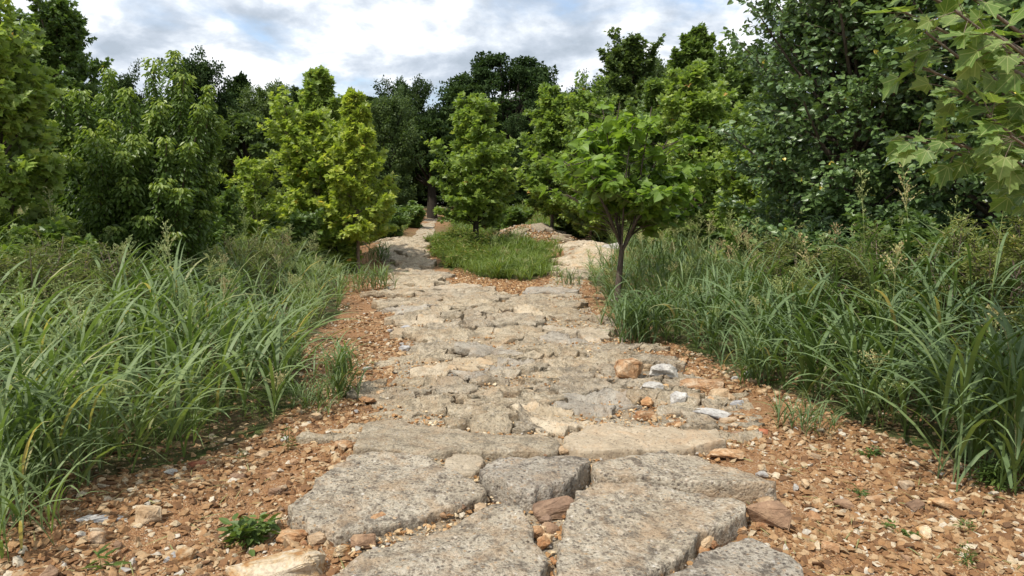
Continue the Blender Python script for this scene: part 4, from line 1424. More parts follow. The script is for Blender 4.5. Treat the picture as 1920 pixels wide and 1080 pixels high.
# the near sycamore whose branches reach in from the right
def near_sycamore():
    rng = np.random.default_rng(123)
    tx, ty = 3.35, 3.6
    e = empty("sycamore_tree", (tx, ty, float(Hs(tx, ty)) - 0.03))
    tag(e, "near sycamore reaching in from the top right with big pale lobed leaves", "tree")
    base = np.array([tx, ty, float(Hs(tx, ty)) - 0.03])
    wood, lv = Bag(), Bag()
    s = np.linspace(0, 1, 9)
    tr = np.column_stack([0.1 * np.sin(s * 3), 0.05 * s, 4.2 * s])
    add_tubes(wood, tr[None], (0.055 * (1 - 0.8 * s))[None], 9)
    ends = []
    for (px, py, Y) in [(1690, 20, 3.3), (1735, 60, 3.2), (1715, 120, 3.4), (1790, 20, 3.0), (1860, 60, 2.9), (1700, 255, 3.5), (1760, 260, 3.3), (1790, 165, 3.2), (1850, 215, 3.0),
                        (1900, 180, 3.1), (1890, 290, 3.1), (1830, 120, 3.1), (1740, -60, 3.2), (1850, -80, 3.2), (1640, -60, 3.4), (1895, 255, 2.9)]:
        ends.append(np.array(atd(px, py, Y)) - base)
    for k in range(26):
        a = rng.random() * 6.283
        r = 0.7 + 0.8 * rng.random()
        z = 1.0 + 3.4 * rng.random()
        x_, y_ = r * math.cos(a), r * math.sin(a)
        x_ = abs(x_) + 0.1
        z = max(z, 2.05)
        ends.append(np.array([x_, y_, z]))
    lp, ld = [], []
    for en in ends:
        z0 = max(0.5, en[2] - 0.75 * math.hypot(en[0], en[1]) * (0.5 + 0.4 * rng.random()))
        o = np.array([0.1 * math.sin(z0 / 4.2 * 3), 0.0, min(z0, 4.0)])
        mid = (o + en) / 2 + np.array([0, 0, 0.12])
        t = np.linspace(0, 1, 7)[:, None]
        q = (1 - t) ** 2 * o + 2 * t * (1 - t) * mid + t ** 2 * en
        add_tubes(wood, q[None], (0.014 * (1 - 0.8 * t[:, 0]) + 0.002)[None], 6)
        L_ = np.linalg.norm(en - o)
        for k in range(int(11 + 10 * L_)):
            u = 1.0 - 0.62 * rng.random() ** 1.4
            p = (1 - u) ** 2 * o + 2 * u * (1 - u) * mid + u ** 2 * en
            d = unit(en - mid)
            sd_ = unit(np.cross(d, [0, 0, 1.0])) * (1 if k % 2 else -1)
            dd = unit(d * 0.6 + sd_ * (0.9 * rng.random()) + rng.normal(0, 0.35, 3) - np.array([0, 0, 0.25]))
            pet = 0.04 + 0.08 * rng.random()
            pts = p[None] + dd[None] * (np.linspace(0, 1, 3) * pet)[:, None]
            add_tubes(wood, pts[None], np.full((1, 3), 0.0015), 4)
            lp.append(p + dd * pet)
            ld.append(dd + rng.normal(0, 0.2, 3) - np.array([0, 0, 0.2]))
    lp, ld = np.array(lp), np.array(ld)
    N = len(lp)
    ln = unit(np.array([-0.15, -0.45, 0.75]) + rng.normal(0, 0.42, (N, 3)))
    size = 0.112 * (0.45 + 0.75 * rng.random(N))
    v = np.clip(0.5 + 0.22 * rng.normal(0, 1, N), 0, 0.93)
    v[rng.random(N) < 0.01] = 1.0
    # finer leaf with veins as folds: three facets per half
    tv, tf = T_SYC
    add_leaves(lv, rng, (tv, tf), lp, ld, ln, size, v)
    wood.build("trunk", M["bark_light"], e, True)
    c_ = lv.build("crown", M["l_big"], e)
    for nm, k_ in (("lx", 0), ("ly", 1)):
        a_ = c_.data.attributes.new(nm, "FLOAT", "POINT")
        a_.data.foreach_set("value", np.tile(tv[:, k_], N).astype(np.float32))


near_sycamore()

def lobed_tree(loc, label, height, rad, seed, leafm, nlobe=44, leaf=0.25, nleaf=520, name="oak_tree"):
    """broad old tree: forked limbs carry rounded leafy masses with sky between them"""
    rng = np.random.default_rng(seed)
    e = empty(name, loc)
    tag(e, label, "tree", "trees of the wood behind the park")
    wood, lv = Bag(), Bag()
    fork = np.array([0, 0, height * 0.34])
    s = np.linspace(0, 1, 6)
    add_tubes(wood, np.outer(s, fork)[None], (0.32 - 0.1 * s)[None], 10)
    for i in range(nlobe):
        a = i * 2.39996 + rng.normal(0, 0.2)
        z = (i + 0.5) / nlobe
        rr_ = math.sqrt(max(0.0, 1 - z * z)) if z > 0.15 else 0.97
        c = np.array([math.cos(a) * rr_ * rad * 0.84, math.sin(a) * rr_ * rad * 0.84, height * (0.36 + 0.56 * z ** 0.85)])
        c += rng.normal(0, 0.045 * rad, 3)
        m_ = fork + (c - fork) * 0.5 + rng.normal(0, 0.05 * rad, 3) - np.array([0, 0, 0.05 * height])
        t = np.linspace(0, 1, 7)[:, None]
        q = (1 - t) ** 2 * fork + 2 * t * (1 - t) * m_ + t ** 2 * c
        add_tubes(wood, q[None], (0.11 * (1 - 0.8 * t[:, 0]))[None], 6)
        R_ = rad * ((0.17 if nlobe < 50 else 0.125) + 0.09 * rng.random())
        # a mass is itself a handful of tufts
        for k in range(6):
            cc = c + unit(rng.normal(0, 1, 3)) * R_ * 0.75 * np.array([1, 1, 0.55])
            n = nleaf // 6
            d = unit(rng.normal(0, 1, (n, 3)))
            rr2 = R_ * 0.55 * (0.45 + 0.6 * rng.random(n))
            pos = cc + d * rr2[:, None] * np.array([1, 1, 0.62])
            add_tubes(wood, np.stack([c, (c + cc) / 2 + rng.normal(0, 0.05, 3), cc])[None], np.array([[0.035, 0.02, 0.01]]), 4)
            add_leaves(lv, rng, T_DIA, pos, unit(d + rng.normal(0, 0.6, (n, 3))), unit(d * 0.7 + np.array([0, 0, 0.9]) + rng.normal(0, 0.4, (n, 3))), leaf * (0.6 + 0.7 * rng.random(n)), np.clip(0.45 + 0.2 * rng.normal(0, 1, n), 0, 1))
    wood.build("trunk", M["bark_dark"], e, True)
    lv.build("crown", M[leafm], e)
    return e


# --- forest behind: five kinds of tree grown once, then copied
protos = []
fk = [dict(height=12, rad=4.2, prof="round", t0=0.16, n1=90, n2=16, nl=22, leaf=0.27, tpl=T_DIA, e_lo=0.05, e_hi=0.75, trunk_r=0.22, l2=0.40, spread=1.0, inner=0.35, up=0.8, out=0.7),
      dict(height=12, rad=3.2, prof="oval", t0=0.06, n1=90, n2=15, nl=22, leaf=0.26, tpl=T_DIA, e_lo=0.1, e_hi=0.8, trunk_r=0.16, l2=0.34, spread=1.0, up=0.8, out=0.7),
      dict(height=12, rad=3.0, prof="cone", t0=0.06, n1=90, n2=15, nl=20, leaf=0.25, tpl=T_DIA, e_lo=0.1, e_hi=0.8, trunk_r=0.16, l2=0.34, spread=1.0, up=0.8, out=0.7),
      dict(height=15, rad=6.3, prof="round", t0=0.22, n1=80, n2=26, nl=22, leaf=0.24, tpl=T_DIA, e_lo=0.1, e_hi=0.7, trunk_r=0.34, l2=0.20, spread=1.1, inner=0.4, up=0.9, out=0.6, stems=3)]
FT = [  # px, Y, top, half-width px, kind, leaf, label
    (245, 36, 128, 44, 1, "l_dark", "dark tree top showing left of the box elder's highest shoots"),
    (380, 40, 98, 62, 1, "l_dark", "dark tree with a high rounded top right of the box elder's highest shoots"),
    (318, 33, 175, 60, 0, "l_dark", "dark tree directly behind the box elder"),
    (170, 32, 160, 60, 0, "l_dark", "dark tree behind the tall tree at the left"),
    (452, 43, 142, 50, 2, "l_dark", "dark pointed tree left of the bright sycamores, second from the box elder"),
    (512, 38, 158, 62, 0, "l_fmid", "olive-green round tree just left of the bright sycamores"),
    (468, 33, 205, 60, 0, "l_fmid", "lower olive tree in front of the dark pointed one, left of the bright sycamores"),
    (560, 46, 168, 44, 2, "l_dark", "narrow dark tree behind the bright sycamores"),
    (735, 36, 170, 52, 1, "l_fmid", "green tree whose leaves overhang the far end of the left branch"),
    (765, 46, 148, 58, 0, "l_dark", "dark tree left of the great oak"),
    (810, 40, 215, 52, 0, "l_dark", "lower dark tree over the far end of the path"),
    (945, 52, 106, 118, 3, "l_dark", "great spreading oak with open airy top at the centre of the skyline"),
    (880, 47, 150, 66, 0, "l_dark", "dark rounded tree at the great oak's left shoulder"),
    (1000, 42, 215, 60, 0, "l_dark", "dark lower tree below the great oak's right side"),
    (1084, 42, 152, 32, 1, "l_dark", "small dark tree top between the oak and the tall pointed trees"),
    (1150, 40, 140, 60, 0, "l_dark", "dark tree behind the narrow round-topped tall tree"),
    (1240, 36, 100, 60, 1, "l_fmid", "green tree between the two tallest trees right of centre"),
    (1350, 36, 110, 60, 1, "l_dark", "dark tree behind the tallest pointed tree"),
    (1440, 30, 60, 70, 1, "l_dark", "dark tree hidden mostly behind the cottonwood's left edge"),
    (40, 30, 60, 90, 1, "l_dark", "dark tree behind the left edge sycamore"),
]
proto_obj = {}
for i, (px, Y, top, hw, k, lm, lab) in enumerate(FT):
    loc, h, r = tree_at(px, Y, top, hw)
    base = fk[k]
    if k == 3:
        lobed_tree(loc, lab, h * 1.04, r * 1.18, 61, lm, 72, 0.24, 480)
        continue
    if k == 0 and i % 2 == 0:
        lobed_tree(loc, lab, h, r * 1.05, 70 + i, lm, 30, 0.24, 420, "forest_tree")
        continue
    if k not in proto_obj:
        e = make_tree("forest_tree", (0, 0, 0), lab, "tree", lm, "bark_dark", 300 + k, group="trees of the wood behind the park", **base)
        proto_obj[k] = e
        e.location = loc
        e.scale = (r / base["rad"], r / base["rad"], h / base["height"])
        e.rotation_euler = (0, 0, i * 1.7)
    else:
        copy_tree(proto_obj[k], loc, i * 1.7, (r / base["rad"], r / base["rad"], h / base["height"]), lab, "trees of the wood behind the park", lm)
frg = np.random.default_rng(8)


def mark(px):
    return next(t for lim, t in ((-60, "far out past the left edge sycamore"), (60, "behind the left edge sycamore"), (180, "behind the tall tree at the left"), (320, "behind the box elder's left half"), (430, "behind the box elder's right half"),
                                 (540, "behind the dark pointed tree"), (640, "behind the broad bright sycamore"), (730, "behind the slender bright sycamore"), (840, "behind the far end of the left branch"), (940, "behind the oak's left half"),
                                 (1040, "behind the oak's right half"), (1130, "behind the pale-leaved sycamores"), (1230, "behind the catalpa"), (1340, "behind the tallest pointed tree"), (1450, "behind the cottonwood's left edge"),
                                 (1650, "behind the big cottonwood"), (1920, "behind the near sycamore branches"), (9999, "out past the right edge")) if px < lim)


cnt = 0
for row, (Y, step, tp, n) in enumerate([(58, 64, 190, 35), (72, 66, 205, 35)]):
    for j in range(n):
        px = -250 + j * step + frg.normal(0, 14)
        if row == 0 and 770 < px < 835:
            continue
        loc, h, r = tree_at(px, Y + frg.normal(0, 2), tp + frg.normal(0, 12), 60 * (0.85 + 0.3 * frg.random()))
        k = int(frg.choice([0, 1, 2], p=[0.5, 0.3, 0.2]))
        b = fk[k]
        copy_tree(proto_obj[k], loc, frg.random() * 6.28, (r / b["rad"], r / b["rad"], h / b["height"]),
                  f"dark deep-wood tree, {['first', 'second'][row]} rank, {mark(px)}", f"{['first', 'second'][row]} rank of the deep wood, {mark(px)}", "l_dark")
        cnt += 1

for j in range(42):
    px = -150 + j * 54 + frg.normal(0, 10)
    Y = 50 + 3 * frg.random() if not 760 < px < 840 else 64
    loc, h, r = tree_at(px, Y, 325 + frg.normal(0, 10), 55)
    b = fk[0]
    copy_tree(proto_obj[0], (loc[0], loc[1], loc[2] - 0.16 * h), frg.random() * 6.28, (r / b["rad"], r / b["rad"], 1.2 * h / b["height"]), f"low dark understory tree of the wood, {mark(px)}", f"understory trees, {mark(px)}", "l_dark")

# --- shrubs under the trees
SH = [
    (1150, 24, 375, 60, "l_dark", "dark shrub in the shade behind the right crest"),
    (1205, 21, 390, 55, "l_mid", "shrub in the shade behind the catalpa trunk"),
    (1075, 27, 380, 40, "l_fmid", "small shrub left of the shaded gap behind the right crest"),
    (1260, 17, 400, 60, "l_mid", "low shrub at the back of the right bank beside the catalpa"),
    (1345, 15, 395, 60, "l_mid", "low shrub under the mid-green sycamore on the right bank"),
    (1430, 11, 385, 65, "l_mid", "leafy shrub at the foot of the cottonwood's left side"),
    (1530, 8.5, 400, 80, "l_cot", "round-leaved shrub at the foot of the big cottonwood"),
    (1700, 7.2, 395, 90, "l_mid", "mixed leafy shrub behind the tall grass on the right"),
    (60, 7.5, 420, 90, "l_map", "dark feathery shrub at the left edge behind the grass"),
    (350, 11.5, 400, 60, "l_map", "low shrub at the right foot of the box elder"),
    (545, 14, 395, 50, "l_mid", "low shrub under the broad bright sycamore"),
    (640, 15, 400, 40, "l_syc", "low leafy growth under the slender bright sycamore"),
    (725, 24, 385, 40, "l_mid", "dark green weedy bush beside the far left branch"),
    (770, 31, 378, 24, "l_mid", "small bush at the far bend of the left branch"),
    (690, 27, 385, 35, "l_fmid", "bush behind the slender bright sycamore"),
    (1620, 6.2, 425, 70, "l_weedy", "olive weed bush with fine leaves behind the near right grass"),
    (1860, 5.2, 400, 80, "l_weedy", "tall olive weed bush at the right edge behind the long-bladed grass"),
    (1480, 8.0, 440, 60, "l_weedy", "olive weed bush in front of the big cottonwood"),
    (170, 6.8, 455, 90, "l_weedy", "olive weed bush in front of the box elder"),
    (20, 6.0, 440, 80, "l_weedy", "olive weed bush at the left edge among the grass"),
    (480, 11.5, 425, 60, "l_weedy", "olive weed bush right of the box elder"),
    (150, 14, 400, 80, "l_mid", "shrub behind the box elder's left side"),
    (960, 26, 390, 30, "l_mid", "low bush between the island tree and the red bank"),
]
for i, (px, Y, top, hw, lm, lab) in enumerate(SH):
    loc, h, r = tree_at(px, Y, top, hw)
    if lm == "l_weedy":
        make_tree("weed_bush", loc, lab, "bush", lm, "bark_light", 500 + i, height=max(h, 0.5), rad=r * 1.3, prof="round", t0=0.05, n1=50, n2=9, nl=22,
                  leaf=0.045, tpl=T_LANCE, e_lo=0.5, e_hi=1.3, trunk_r=0.008, stems=5, curve=0.3)
        continue
    make_tree("shrub", loc, lab, "shrub", lm, "bark_dark", 500 + i, height=max(h, 0.5), rad=r, prof="round", t0=0.05, n1=34, n2=8, nl=13,
              leaf=0.055 + 0.0042 * Y, tpl=T_SYCS if i % 3 else T_OVAL, e_lo=0.2, e_hi=1.2, trunk_r=0.02, stems=3, curve=0.3)

# ------------------------------------------------------------------ grass
def add_blades(bag, P, az, L, W, th0, th1, segs, v, power=1.4, tip=0.05):
    """arched blades: P (n,3) bases, az headings, th angles from vertical at base and tip"""
    n = len(P)
    s = np.linspace(0, 1, segs + 1)
    th = th0[:, None] + (th1 - th0)[:, None] * (s ** power)[None]
    dx, dz = np.sin(th), np.cos(th)
    seg = (L / segs)[:, None]
    hx = np.concatenate([np.zeros((n, 1)), np.cumsum((dx[:, 1:] + dx[:, :-1]) / 2 * seg, 1)], 1)
    hz = np.concatenate([np.zeros((n, 1)), np.cumsum((dz[:, 1:] + dz[:, :-1]) / 2 * seg, 1)], 1)
    ca, sa = np.cos(az)[:, None], np.sin(az)[:, None]
    C = np.stack([P[:, :1] + hx * ca, P[:, 1:2] + hx * sa, P[:, 2:3] + hz], -1)
    wp = np.minimum(1, 0.45 + 2.2 * s) * np.clip(1 - s ** 2.2, 0, 1) + tip * 0.5
    hw = (W / 2)[:, None] * wp[None]
    side = np.stack([-np.sin(az), np.cos(az), np.zeros(n)], -1)[:, None, :]
    # slight roll of the blade
    up = np.stack([-dz * ca, -dz * sa, dx], -1)
    roll = 0.35 * np.sin(az * 7.0)[:, None, None]
    wd = side * np.cos(roll) + up * np.sin(roll)
    V = np.stack([C - wd * hw[..., None], C + wd * hw[..., None]], 2).reshape(n, -1, 3)
    k = (segs + 1) * 2
    j = np.arange(segs)
    f = np.stack([2 * j, 2 * j + 1, 2 * j + 3, 2 * j + 2], -1).ravel()
    Lp = (f[None] + (np.arange(n) * k)[:, None]).ravel()
    bag.add(V.reshape(-1, 3), np.full(n * segs, 4), Lp, np.repeat(v, k))


def culm_grass(bag, seed_bag, rng, pts, ht, nleaf=7, segs=6, wid=0.016, llen=0.55, seedfrac=0.15, head=0.0, hd=0.0, vmean=0.5, tan=0.04, z0=None):
    """tall leafy grass: each culm carries arching leaves, some an open panicle"""
    n = len(pts)
    z = (Hn(pts[:, 0], pts[:, 1]) if z0 is None else z0) - 0.01
    az = rng.random(n) * 6.283
    if hd:
        az = np.where(rng.random(n) < hd, head + rng.normal(0, 0.7, n), az)
    lean = 0.08 + 0.22 * rng.random(n)
    P0 = np.column_stack([pts, z])
    vc = np.clip(vmean + 0.13 * rng.normal(0, 1, n), 0.02, 0.8)
    add_blades(bag, P0, az, ht, np.full(n, wid * 0.35), lean * 0.3, lean * 1.5, 4, vc, 1.2, 0.8)
    # leaves
    N = n * nleaf
    ci = np.repeat(np.arange(n), nleaf)
    fr = (np.tile(np.arange(nleaf), n) + rng.random(N)) / nleaf * 0.86
    hh = fr * ht[ci]
    th = lean[ci] * (0.3 + 0.5 * fr)
    B = P0[ci] + np.column_stack([np.sin(th) * np.cos(az[ci]) * hh, np.sin(th) * np.sin(az[ci]) * hh, np.cos(th) * hh])
    a2 = az[ci] + np.tile(np.arange(nleaf), n) * 2.6 + rng.normal(0, 0.6, N)
    if hd:
        a2 = np.where(rng.random(N) < hd * 0.7, head + rng.normal(0, 0.8, N), a2)
    L_ = llen * (0.55 + 0.65 * rng.random(N)) * (0.75 + 0.5 * (1 - np.abs(fr - 0.45)))
    W_ = wid * (0.6 + 0.7 * rng.random(N))
    t0_ = 0.22 + 0.35 * rng.random(N)
    t1_ = t0_ + 0.8 + 1.3 * rng.random(N)
    v = np.clip(vc[ci] + 0.14 * rng.normal(0, 1, N), 0, 0.88)
    v = np.where(rng.random(N) < tan, 0.94 + 0.06 * rng.random(N), v)
    add_blades(bag, B, a2, L_, W_, t0_, t1_, segs, v)
    if seed_bag is not None and seedfrac > 0:
        sel = np.nonzero(rng.random(n) < seedfrac)[0]
        panicle(seed_bag, rng, P0[sel], az[sel], ht[sel], lean[sel])


def panicle(bag, rng, P0, az, ht, lean):
    n = len(P0)
    if not n:
        return
    L_ = ht * (1.22 + 0.35 * rng.random(n))
    vv = rng.random(n)
    add_blades(bag, P0, az, L_, np.full(n, 0.004), lean * 0.3, lean * 1.6, 5, vv * 0.4, 1.2, 0.8)
    nb = 20
    ci = np.repeat(np.arange(n), nb)
    f = 0.76 + 0.24 * rng.random(n * nb)
    th = lean[ci] * (0.3 + 0.62 * f)
    hh = L_[ci] * f
    B = P0[ci] + np.column_stack([np.sin(th) * np.cos(az[ci]) * hh, np.sin(th) * np.sin(az[ci]) * hh, np.cos(th) * hh * 0.99])
    a2 = rng.random(n * nb) * 6.283
    lb = (0.05 + 0.13 * (1 - (f - 0.76) / 0.24)) * (0.7 + 0.6 * rng.random(n * nb))
    t0_ = 0.3 + 0.4 * rng.random(n * nb)
    t1_ = t0_ + 0.5
    add_blades(bag, B, a2, lb, np.full(n * nb, 0.0018), t0_, t1_, 2, vv[ci], 1.2, 0.8)
    ns = 9
    si = np.repeat(np.arange(n * nb), ns)
    u = 0.25 + 0.8 * rng.random(len(si))
    tm = (t0_[si] + 0.25 * u)
    pos = B[si] + np.column_stack([np.sin(tm) * np.cos(a2[si]), np.sin(tm) * np.sin(a2[si]), np.cos(tm)]) * (lb[si] * u)[:, None]
    pos += rng.normal(0, 0.003, pos.shape)
    d = np.column_stack([np.sin(tm) * np.cos(a2[si]), np.sin(tm) * np.sin(a2[si]), np.cos(tm)]) + rng.normal(0, 0.35, pos.shape)
    add_leaves(bag, rng, T_DIA, pos, d, unit(rng.normal(0, 1, pos.shape)), 0.013 * (0.7 + 0.6 * rng.random(len(si))), np.clip(vv[ci][si] + 0.1 * rng.normal(0, 1, len(si)), 0, 1))


def weedy(bag, rng, pts, ht, nleaf=26, leaf=0.03, tpl=T_LANCE, rad=0.10, z0=None, vm=0.5):
    """small leafy weeds: thin stems with many fine leaves"""
    n = len(pts)
    z = (Hn(pts[:, 0], pts[:, 1]) if z0 is None else z0) - 0.005
    P0 = np.column_stack([pts, z])
    az = rng.random(n) * 6.283
    lean = 0.15 + 0.35 * rng.random(n)
    add_blades(bag, P0, az, ht, np.full(n, 0.003), lean * 0.4, lean, 3, np.full(n, 0.3), 1.2, 0.8)
    ci = np.repeat(np.arange(n), nleaf)
    f = 0.12 + 0.9 * rng.random(len(ci))
    th = lean[ci] * 0.7
    hh = ht[ci] * f
    a2 = rng.random(len(ci)) * 6.283
    rr_ = rad * (1.1 - 0.7 * f) * rng.random(len(ci))
    pos = P0[ci] + np.column_stack([np.sin(th) * np.cos(az[ci]) * hh + np.cos(a2) * rr_, np.sin(th) * np.sin(az[ci]) * hh + np.sin(a2) * rr_, np.cos(th) * hh])
    d = np.column_stack([np.cos(a2), np.sin(a2), 0.35 + 0.4 * rng.normal(0, 1, len(ci))])
    nr = unit(np.array([0, 0, 1.0]) + rng.normal(0, 0.4, pos.shape))
    add_leaves(bag, rng, tpl, pos, d, nr, leaf * (0.6 + 0.7 * rng.random(len(ci))), np.clip(vm + 0.2 * rng.normal(0, 1, len(ci)), 0, 1))


def edge_dist(P_, poly_pts):
    d = np.full(len(P_), 1e9)
    A = np.array(poly_pts)
    for a, b in zip(A[:-1], A[1:]):
        ab = b - a
        t = np.clip(((P_ - a) @ ab) / (ab @ ab), 0, 1)
        d = np.minimum(d, np.linalg.norm(P_ - (a + t[:, None] * ab), axis=1))
    return d


gr = np.random.default_rng(404)
# left bank
bag, sb, wb = Bag(), Bag(), Bag()
Pn = scatter(gr, LBANK, 5200)
vis = (np.abs(Pn[:, 0]) < Pn[:, 1] * 0.85 + 1.2) & (Pn[:, 1] > 2.0)
Pn = Pn[vis]
ed = edge_dist(Pn, LBANK[:11])
cl = fbm(Pn[:, 0], Pn[:, 1], 1.1, 3, 61)
kp = gr.random(len(Pn)) < np.clip(1.0 + 1.6 * cl, 0.2, 1)
Pn, ed, cl = Pn[kp], ed[kp], cl[kp]
htn = np.clip(0.26 + 0.5 * ed, 0.28, 0.72) * (0.75 + 0.4 * gr.random(len(Pn))) * (1 + 0.9 * cl)
near = Pn[:, 1] < 8
culm_grass(bag, sb, gr, Pn[near], htn[near], 8, 7, 0.025, 0.62, 0.16, 0.3, 0.45, 0.48 + 0.5 * fbm(Pn[near, 0], Pn[near, 1], 0.9, 2, 201), 0.05)
culm_grass(bag, sb, gr, Pn[~near], htn[~near], 7, 4, 0.018, 0.50, 0.34, 0.3, 0.4, 0.56 + 0.5 * fbm(Pn[~near, 0], Pn[~near, 1], 0.8, 2, 202), 0.06)
Pb = scatter(gr, LBANK, 1500)
Pb = Pb[(Pb[:, 1] < 6.5) & (np.abs(Pb[:, 0]) < Pb[:, 1] * 0.85 + 0.8)]
edb = edge_dist(Pb, LBANK[:11])
Pb, edb = Pb[edb > 0.12], edb[edb > 0.12]
culm_grass(bag, sb, gr, Pb, np.clip(0.25 + 0.5 * edb, 0.25, 0.7), 8, 9, 0.028, 0.72, 0.06, 0.2, 0.35, 0.55, 0.04)
tag(bag.build("grass", M["grass"]), "tall arching grass covering the bank left of the path", "grass", kind="stuff")
tag(sb.build("grass_seed_heads", M["seed"]), "open yellowish seed heads above the left bank's grass", "seed heads", kind="stuff")
Pw = scatter(gr, LBANK, 9000)
edw = edge_dist(Pw, LBANK[:11])
Pw = Pw[(Pw[:, 1] < 9) & (np.abs(Pw[:, 0]) < Pw[:, 1] * 0.85 + 1) & ((edw < 0.7) | (gr.random(len(Pw)) < 0.3))]
weedy(wb, gr, Pw, 0.10 + 0.22 * gr.random(len(Pw)), 30, 0.028, T_LANCE, 0.09)
tag(wb.build("undergrowth", M["weed"]), "fine feathery weeds at the foot of the left bank's grass", "weeds", kind="stuff")

# right bank
bag, sb, wb = Bag(), Bag(), Bag()
Pn = scatter(gr, RBANK, 6200)
vis = (np.abs(Pn[:, 0]) < Pn[:, 1] * 0.85 + 1.2)
Pn = Pn[vis]
ed = edge_dist(Pn, RBANK[:10])
cl = fbm(Pn[:, 0], Pn[:, 1], 1.2, 3, 71)
kp = gr.random(len(Pn)) < np.clip(1.0 + 1.4 * cl, 0.25, 1)
Pn, ed, cl = Pn[kp], ed[kp], cl[kp]
tr_ = ~((np.abs(Pn[:, 0] - 1.5) < 0.45) & (Pn[:, 1] > 8.2) & (Pn[:, 1] < 9.9))
Pn, ed, cl = Pn[tr_], ed[tr_], cl[tr_]
tall = 1 + 0.35 * sstep(Pn[:, 0], 2.2, 3.4) * sstep(-Pn[:, 1], -7.5, -5)
htn = np.clip(0.26 + 0.50 * ed, 0.26, 0.78) * (0.75 + 0.4 * gr.random(len(Pn))) * (1 + 0.8 * cl) * tall
near = Pn[:, 1] < 8
culm_grass(bag, sb, gr, Pn[near], htn[near], 9, 7, 0.022, 0.60, 0.12, 3.6, 0.4, 0.45 + 0.5 * fbm(Pn[near, 0], Pn[near, 1], 0.9, 2, 203), 0.035)
culm_grass(bag, sb, gr, Pn[~near], htn[~near], 8, 4, 0.016, 0.44, 0.3, 3.6, 0.35, 0.58 + 0.5 * fbm(Pn[~near, 0], Pn[~near, 1], 0.8, 2, 204), 0.05)
Pb = scatter(gr, RBANK, 1500)
Pb = Pb[(Pb[:, 1] < 6.3) & (Pb[:, 0] > 2.2) & (np.abs(Pb[:, 0]) < Pb[:, 1] * 0.85 + 0.8)]
edb = edge_dist(Pb, RBANK[:10])
culm_grass(bag, sb, gr, Pb, np.clip(0.32 + 0.6 * edb, 0.3, 0.95), 9, 9, 0.030, 0.78, 0.06, 3.6, 0.4, 0.40, 0.02)
tag(bag.build("grass", M["grass_d"]), "tall dark arching grass covering the bank right of the path", "grass", kind="stuff")
tag(sb.build("grass_seed_heads", M["seed"]), "tan and yellow seed heads above the right bank's grass", "seed heads", kind="stuff")
Pw = scatter(gr, RBANK, 7000)
edw = edge_dist(Pw, RBANK[:10])
Pw = Pw[(Pw[:, 1] < 10) & (np.abs(Pw[:, 0]) < Pw[:, 1] * 0.85 + 1) & ((edw < 0.5) | (gr.random(len(Pw)) < 0.35))]
weedy(wb, gr, Pw, 0.08 + 0.2 * gr.random(len(Pw)), 26, 0.028, T_LANCE, 0.09)
tag(wb.build("undergrowth", M["weed"]), "fine low weeds at the foot of the right bank's grass", "weeds", kind="stuff")

# weedy island
bag, wb, sb2 = Bag(), Bag(), Bag()
Pi = scatter(gr, ISLE, 2200)
Pi = Pi + np.column_stack([fbm(Pi[:, 0], Pi[:, 1], 1.3, 3, 95), fbm(Pi[:, 0], Pi[:, 1], 1.3, 3, 96)]) * 0.8
isr = Pi[:, 0] > -0.5
edi = edge_dist(Pi, ISLE + ISLE[:1])
hi = np.clip(0.14 + 0.4 * edi, 0.14, 0.45) * (1 + 1.3 * fbm(Pi[:, 0], Pi[:, 1], 1.7, 3, 91)) * (0.7 + 0.6 * gr.random(len(Pi)))
hi = np.clip(hi * 0.62, 0.06, 0.5)
kp = gr.random(len(Pi)) < np.clip(0.8 + 1.5 * fbm(Pi[:, 0], Pi[:, 1], 2.2, 3, 93), 0.15, 1)
Pi, isr, hi = Pi[kp], isr[kp], hi[kp]
weedy(wb, gr, Pi[~isr], hi[~isr] * 1.3 + 0.05 * gr.random((~isr).sum()), 34, 0.085, T_LANCE, 0.14, None, 0.75)
culm_grass(bag, sb2, gr, Pi[isr], hi[isr] * (0.7 + 0.6 * gr.random(isr.sum())), 9, 4, 0.016, 0.38, 0.12, 0, 0, 0.6, 0.05)
Pj = scatter(gr, ISLE, 900)
culm_grass(bag, None, gr, Pj, 0.10 + 0.12 * gr.random(len(Pj)), 9, 3, 0.012, 0.3, 0, 0, 0, 0.55, 0.02)
tag(sb2.build("grass_seed_heads", M["seed"]), "few pale seed heads above the island grass", "seed heads", kind="stuff")
tag(bag.build("island_grass", M["grass_g"]), "bright fine grass on the right half of the island where the path forks", "grass", kind="stuff")
tag(wb.build("island_weeds", M["grass_g"]), "bright feathery weeds on the left half of the island at the fork", "weeds", kind="stuff")

# far verges
bag = Bag()
V1 = [(-8, 24), (-4.4, 22), (-4.3, 28), (-5.2, 40), (-7, 46), (-14, 44), (-20, 30)]
V2 = [(-1.6, 24), (-0.8, 27), (2.5, 28.5), (6, 26), (9, 34), (3, 44), (-3.6, 44), (-3.0, 34)]
for vp, n in ((V1, 2600), (V2, 2600), ([(3.4, 20), (5, 19), (9, 24), (6, 27), (3, 27)], 900)):
    q = scatter(gr, vp, n)
    culm_grass(bag, None, gr, q, 0.2 + 0.35 * gr.random(n), 8, 3, 0.03, 0.42, 0, 0, 0, 0.45, 0.04)
tag(bag.build("far_grass", M["grass_g"]), "rough grass on the far verges beyond the fork", "grass", kind="stuff")


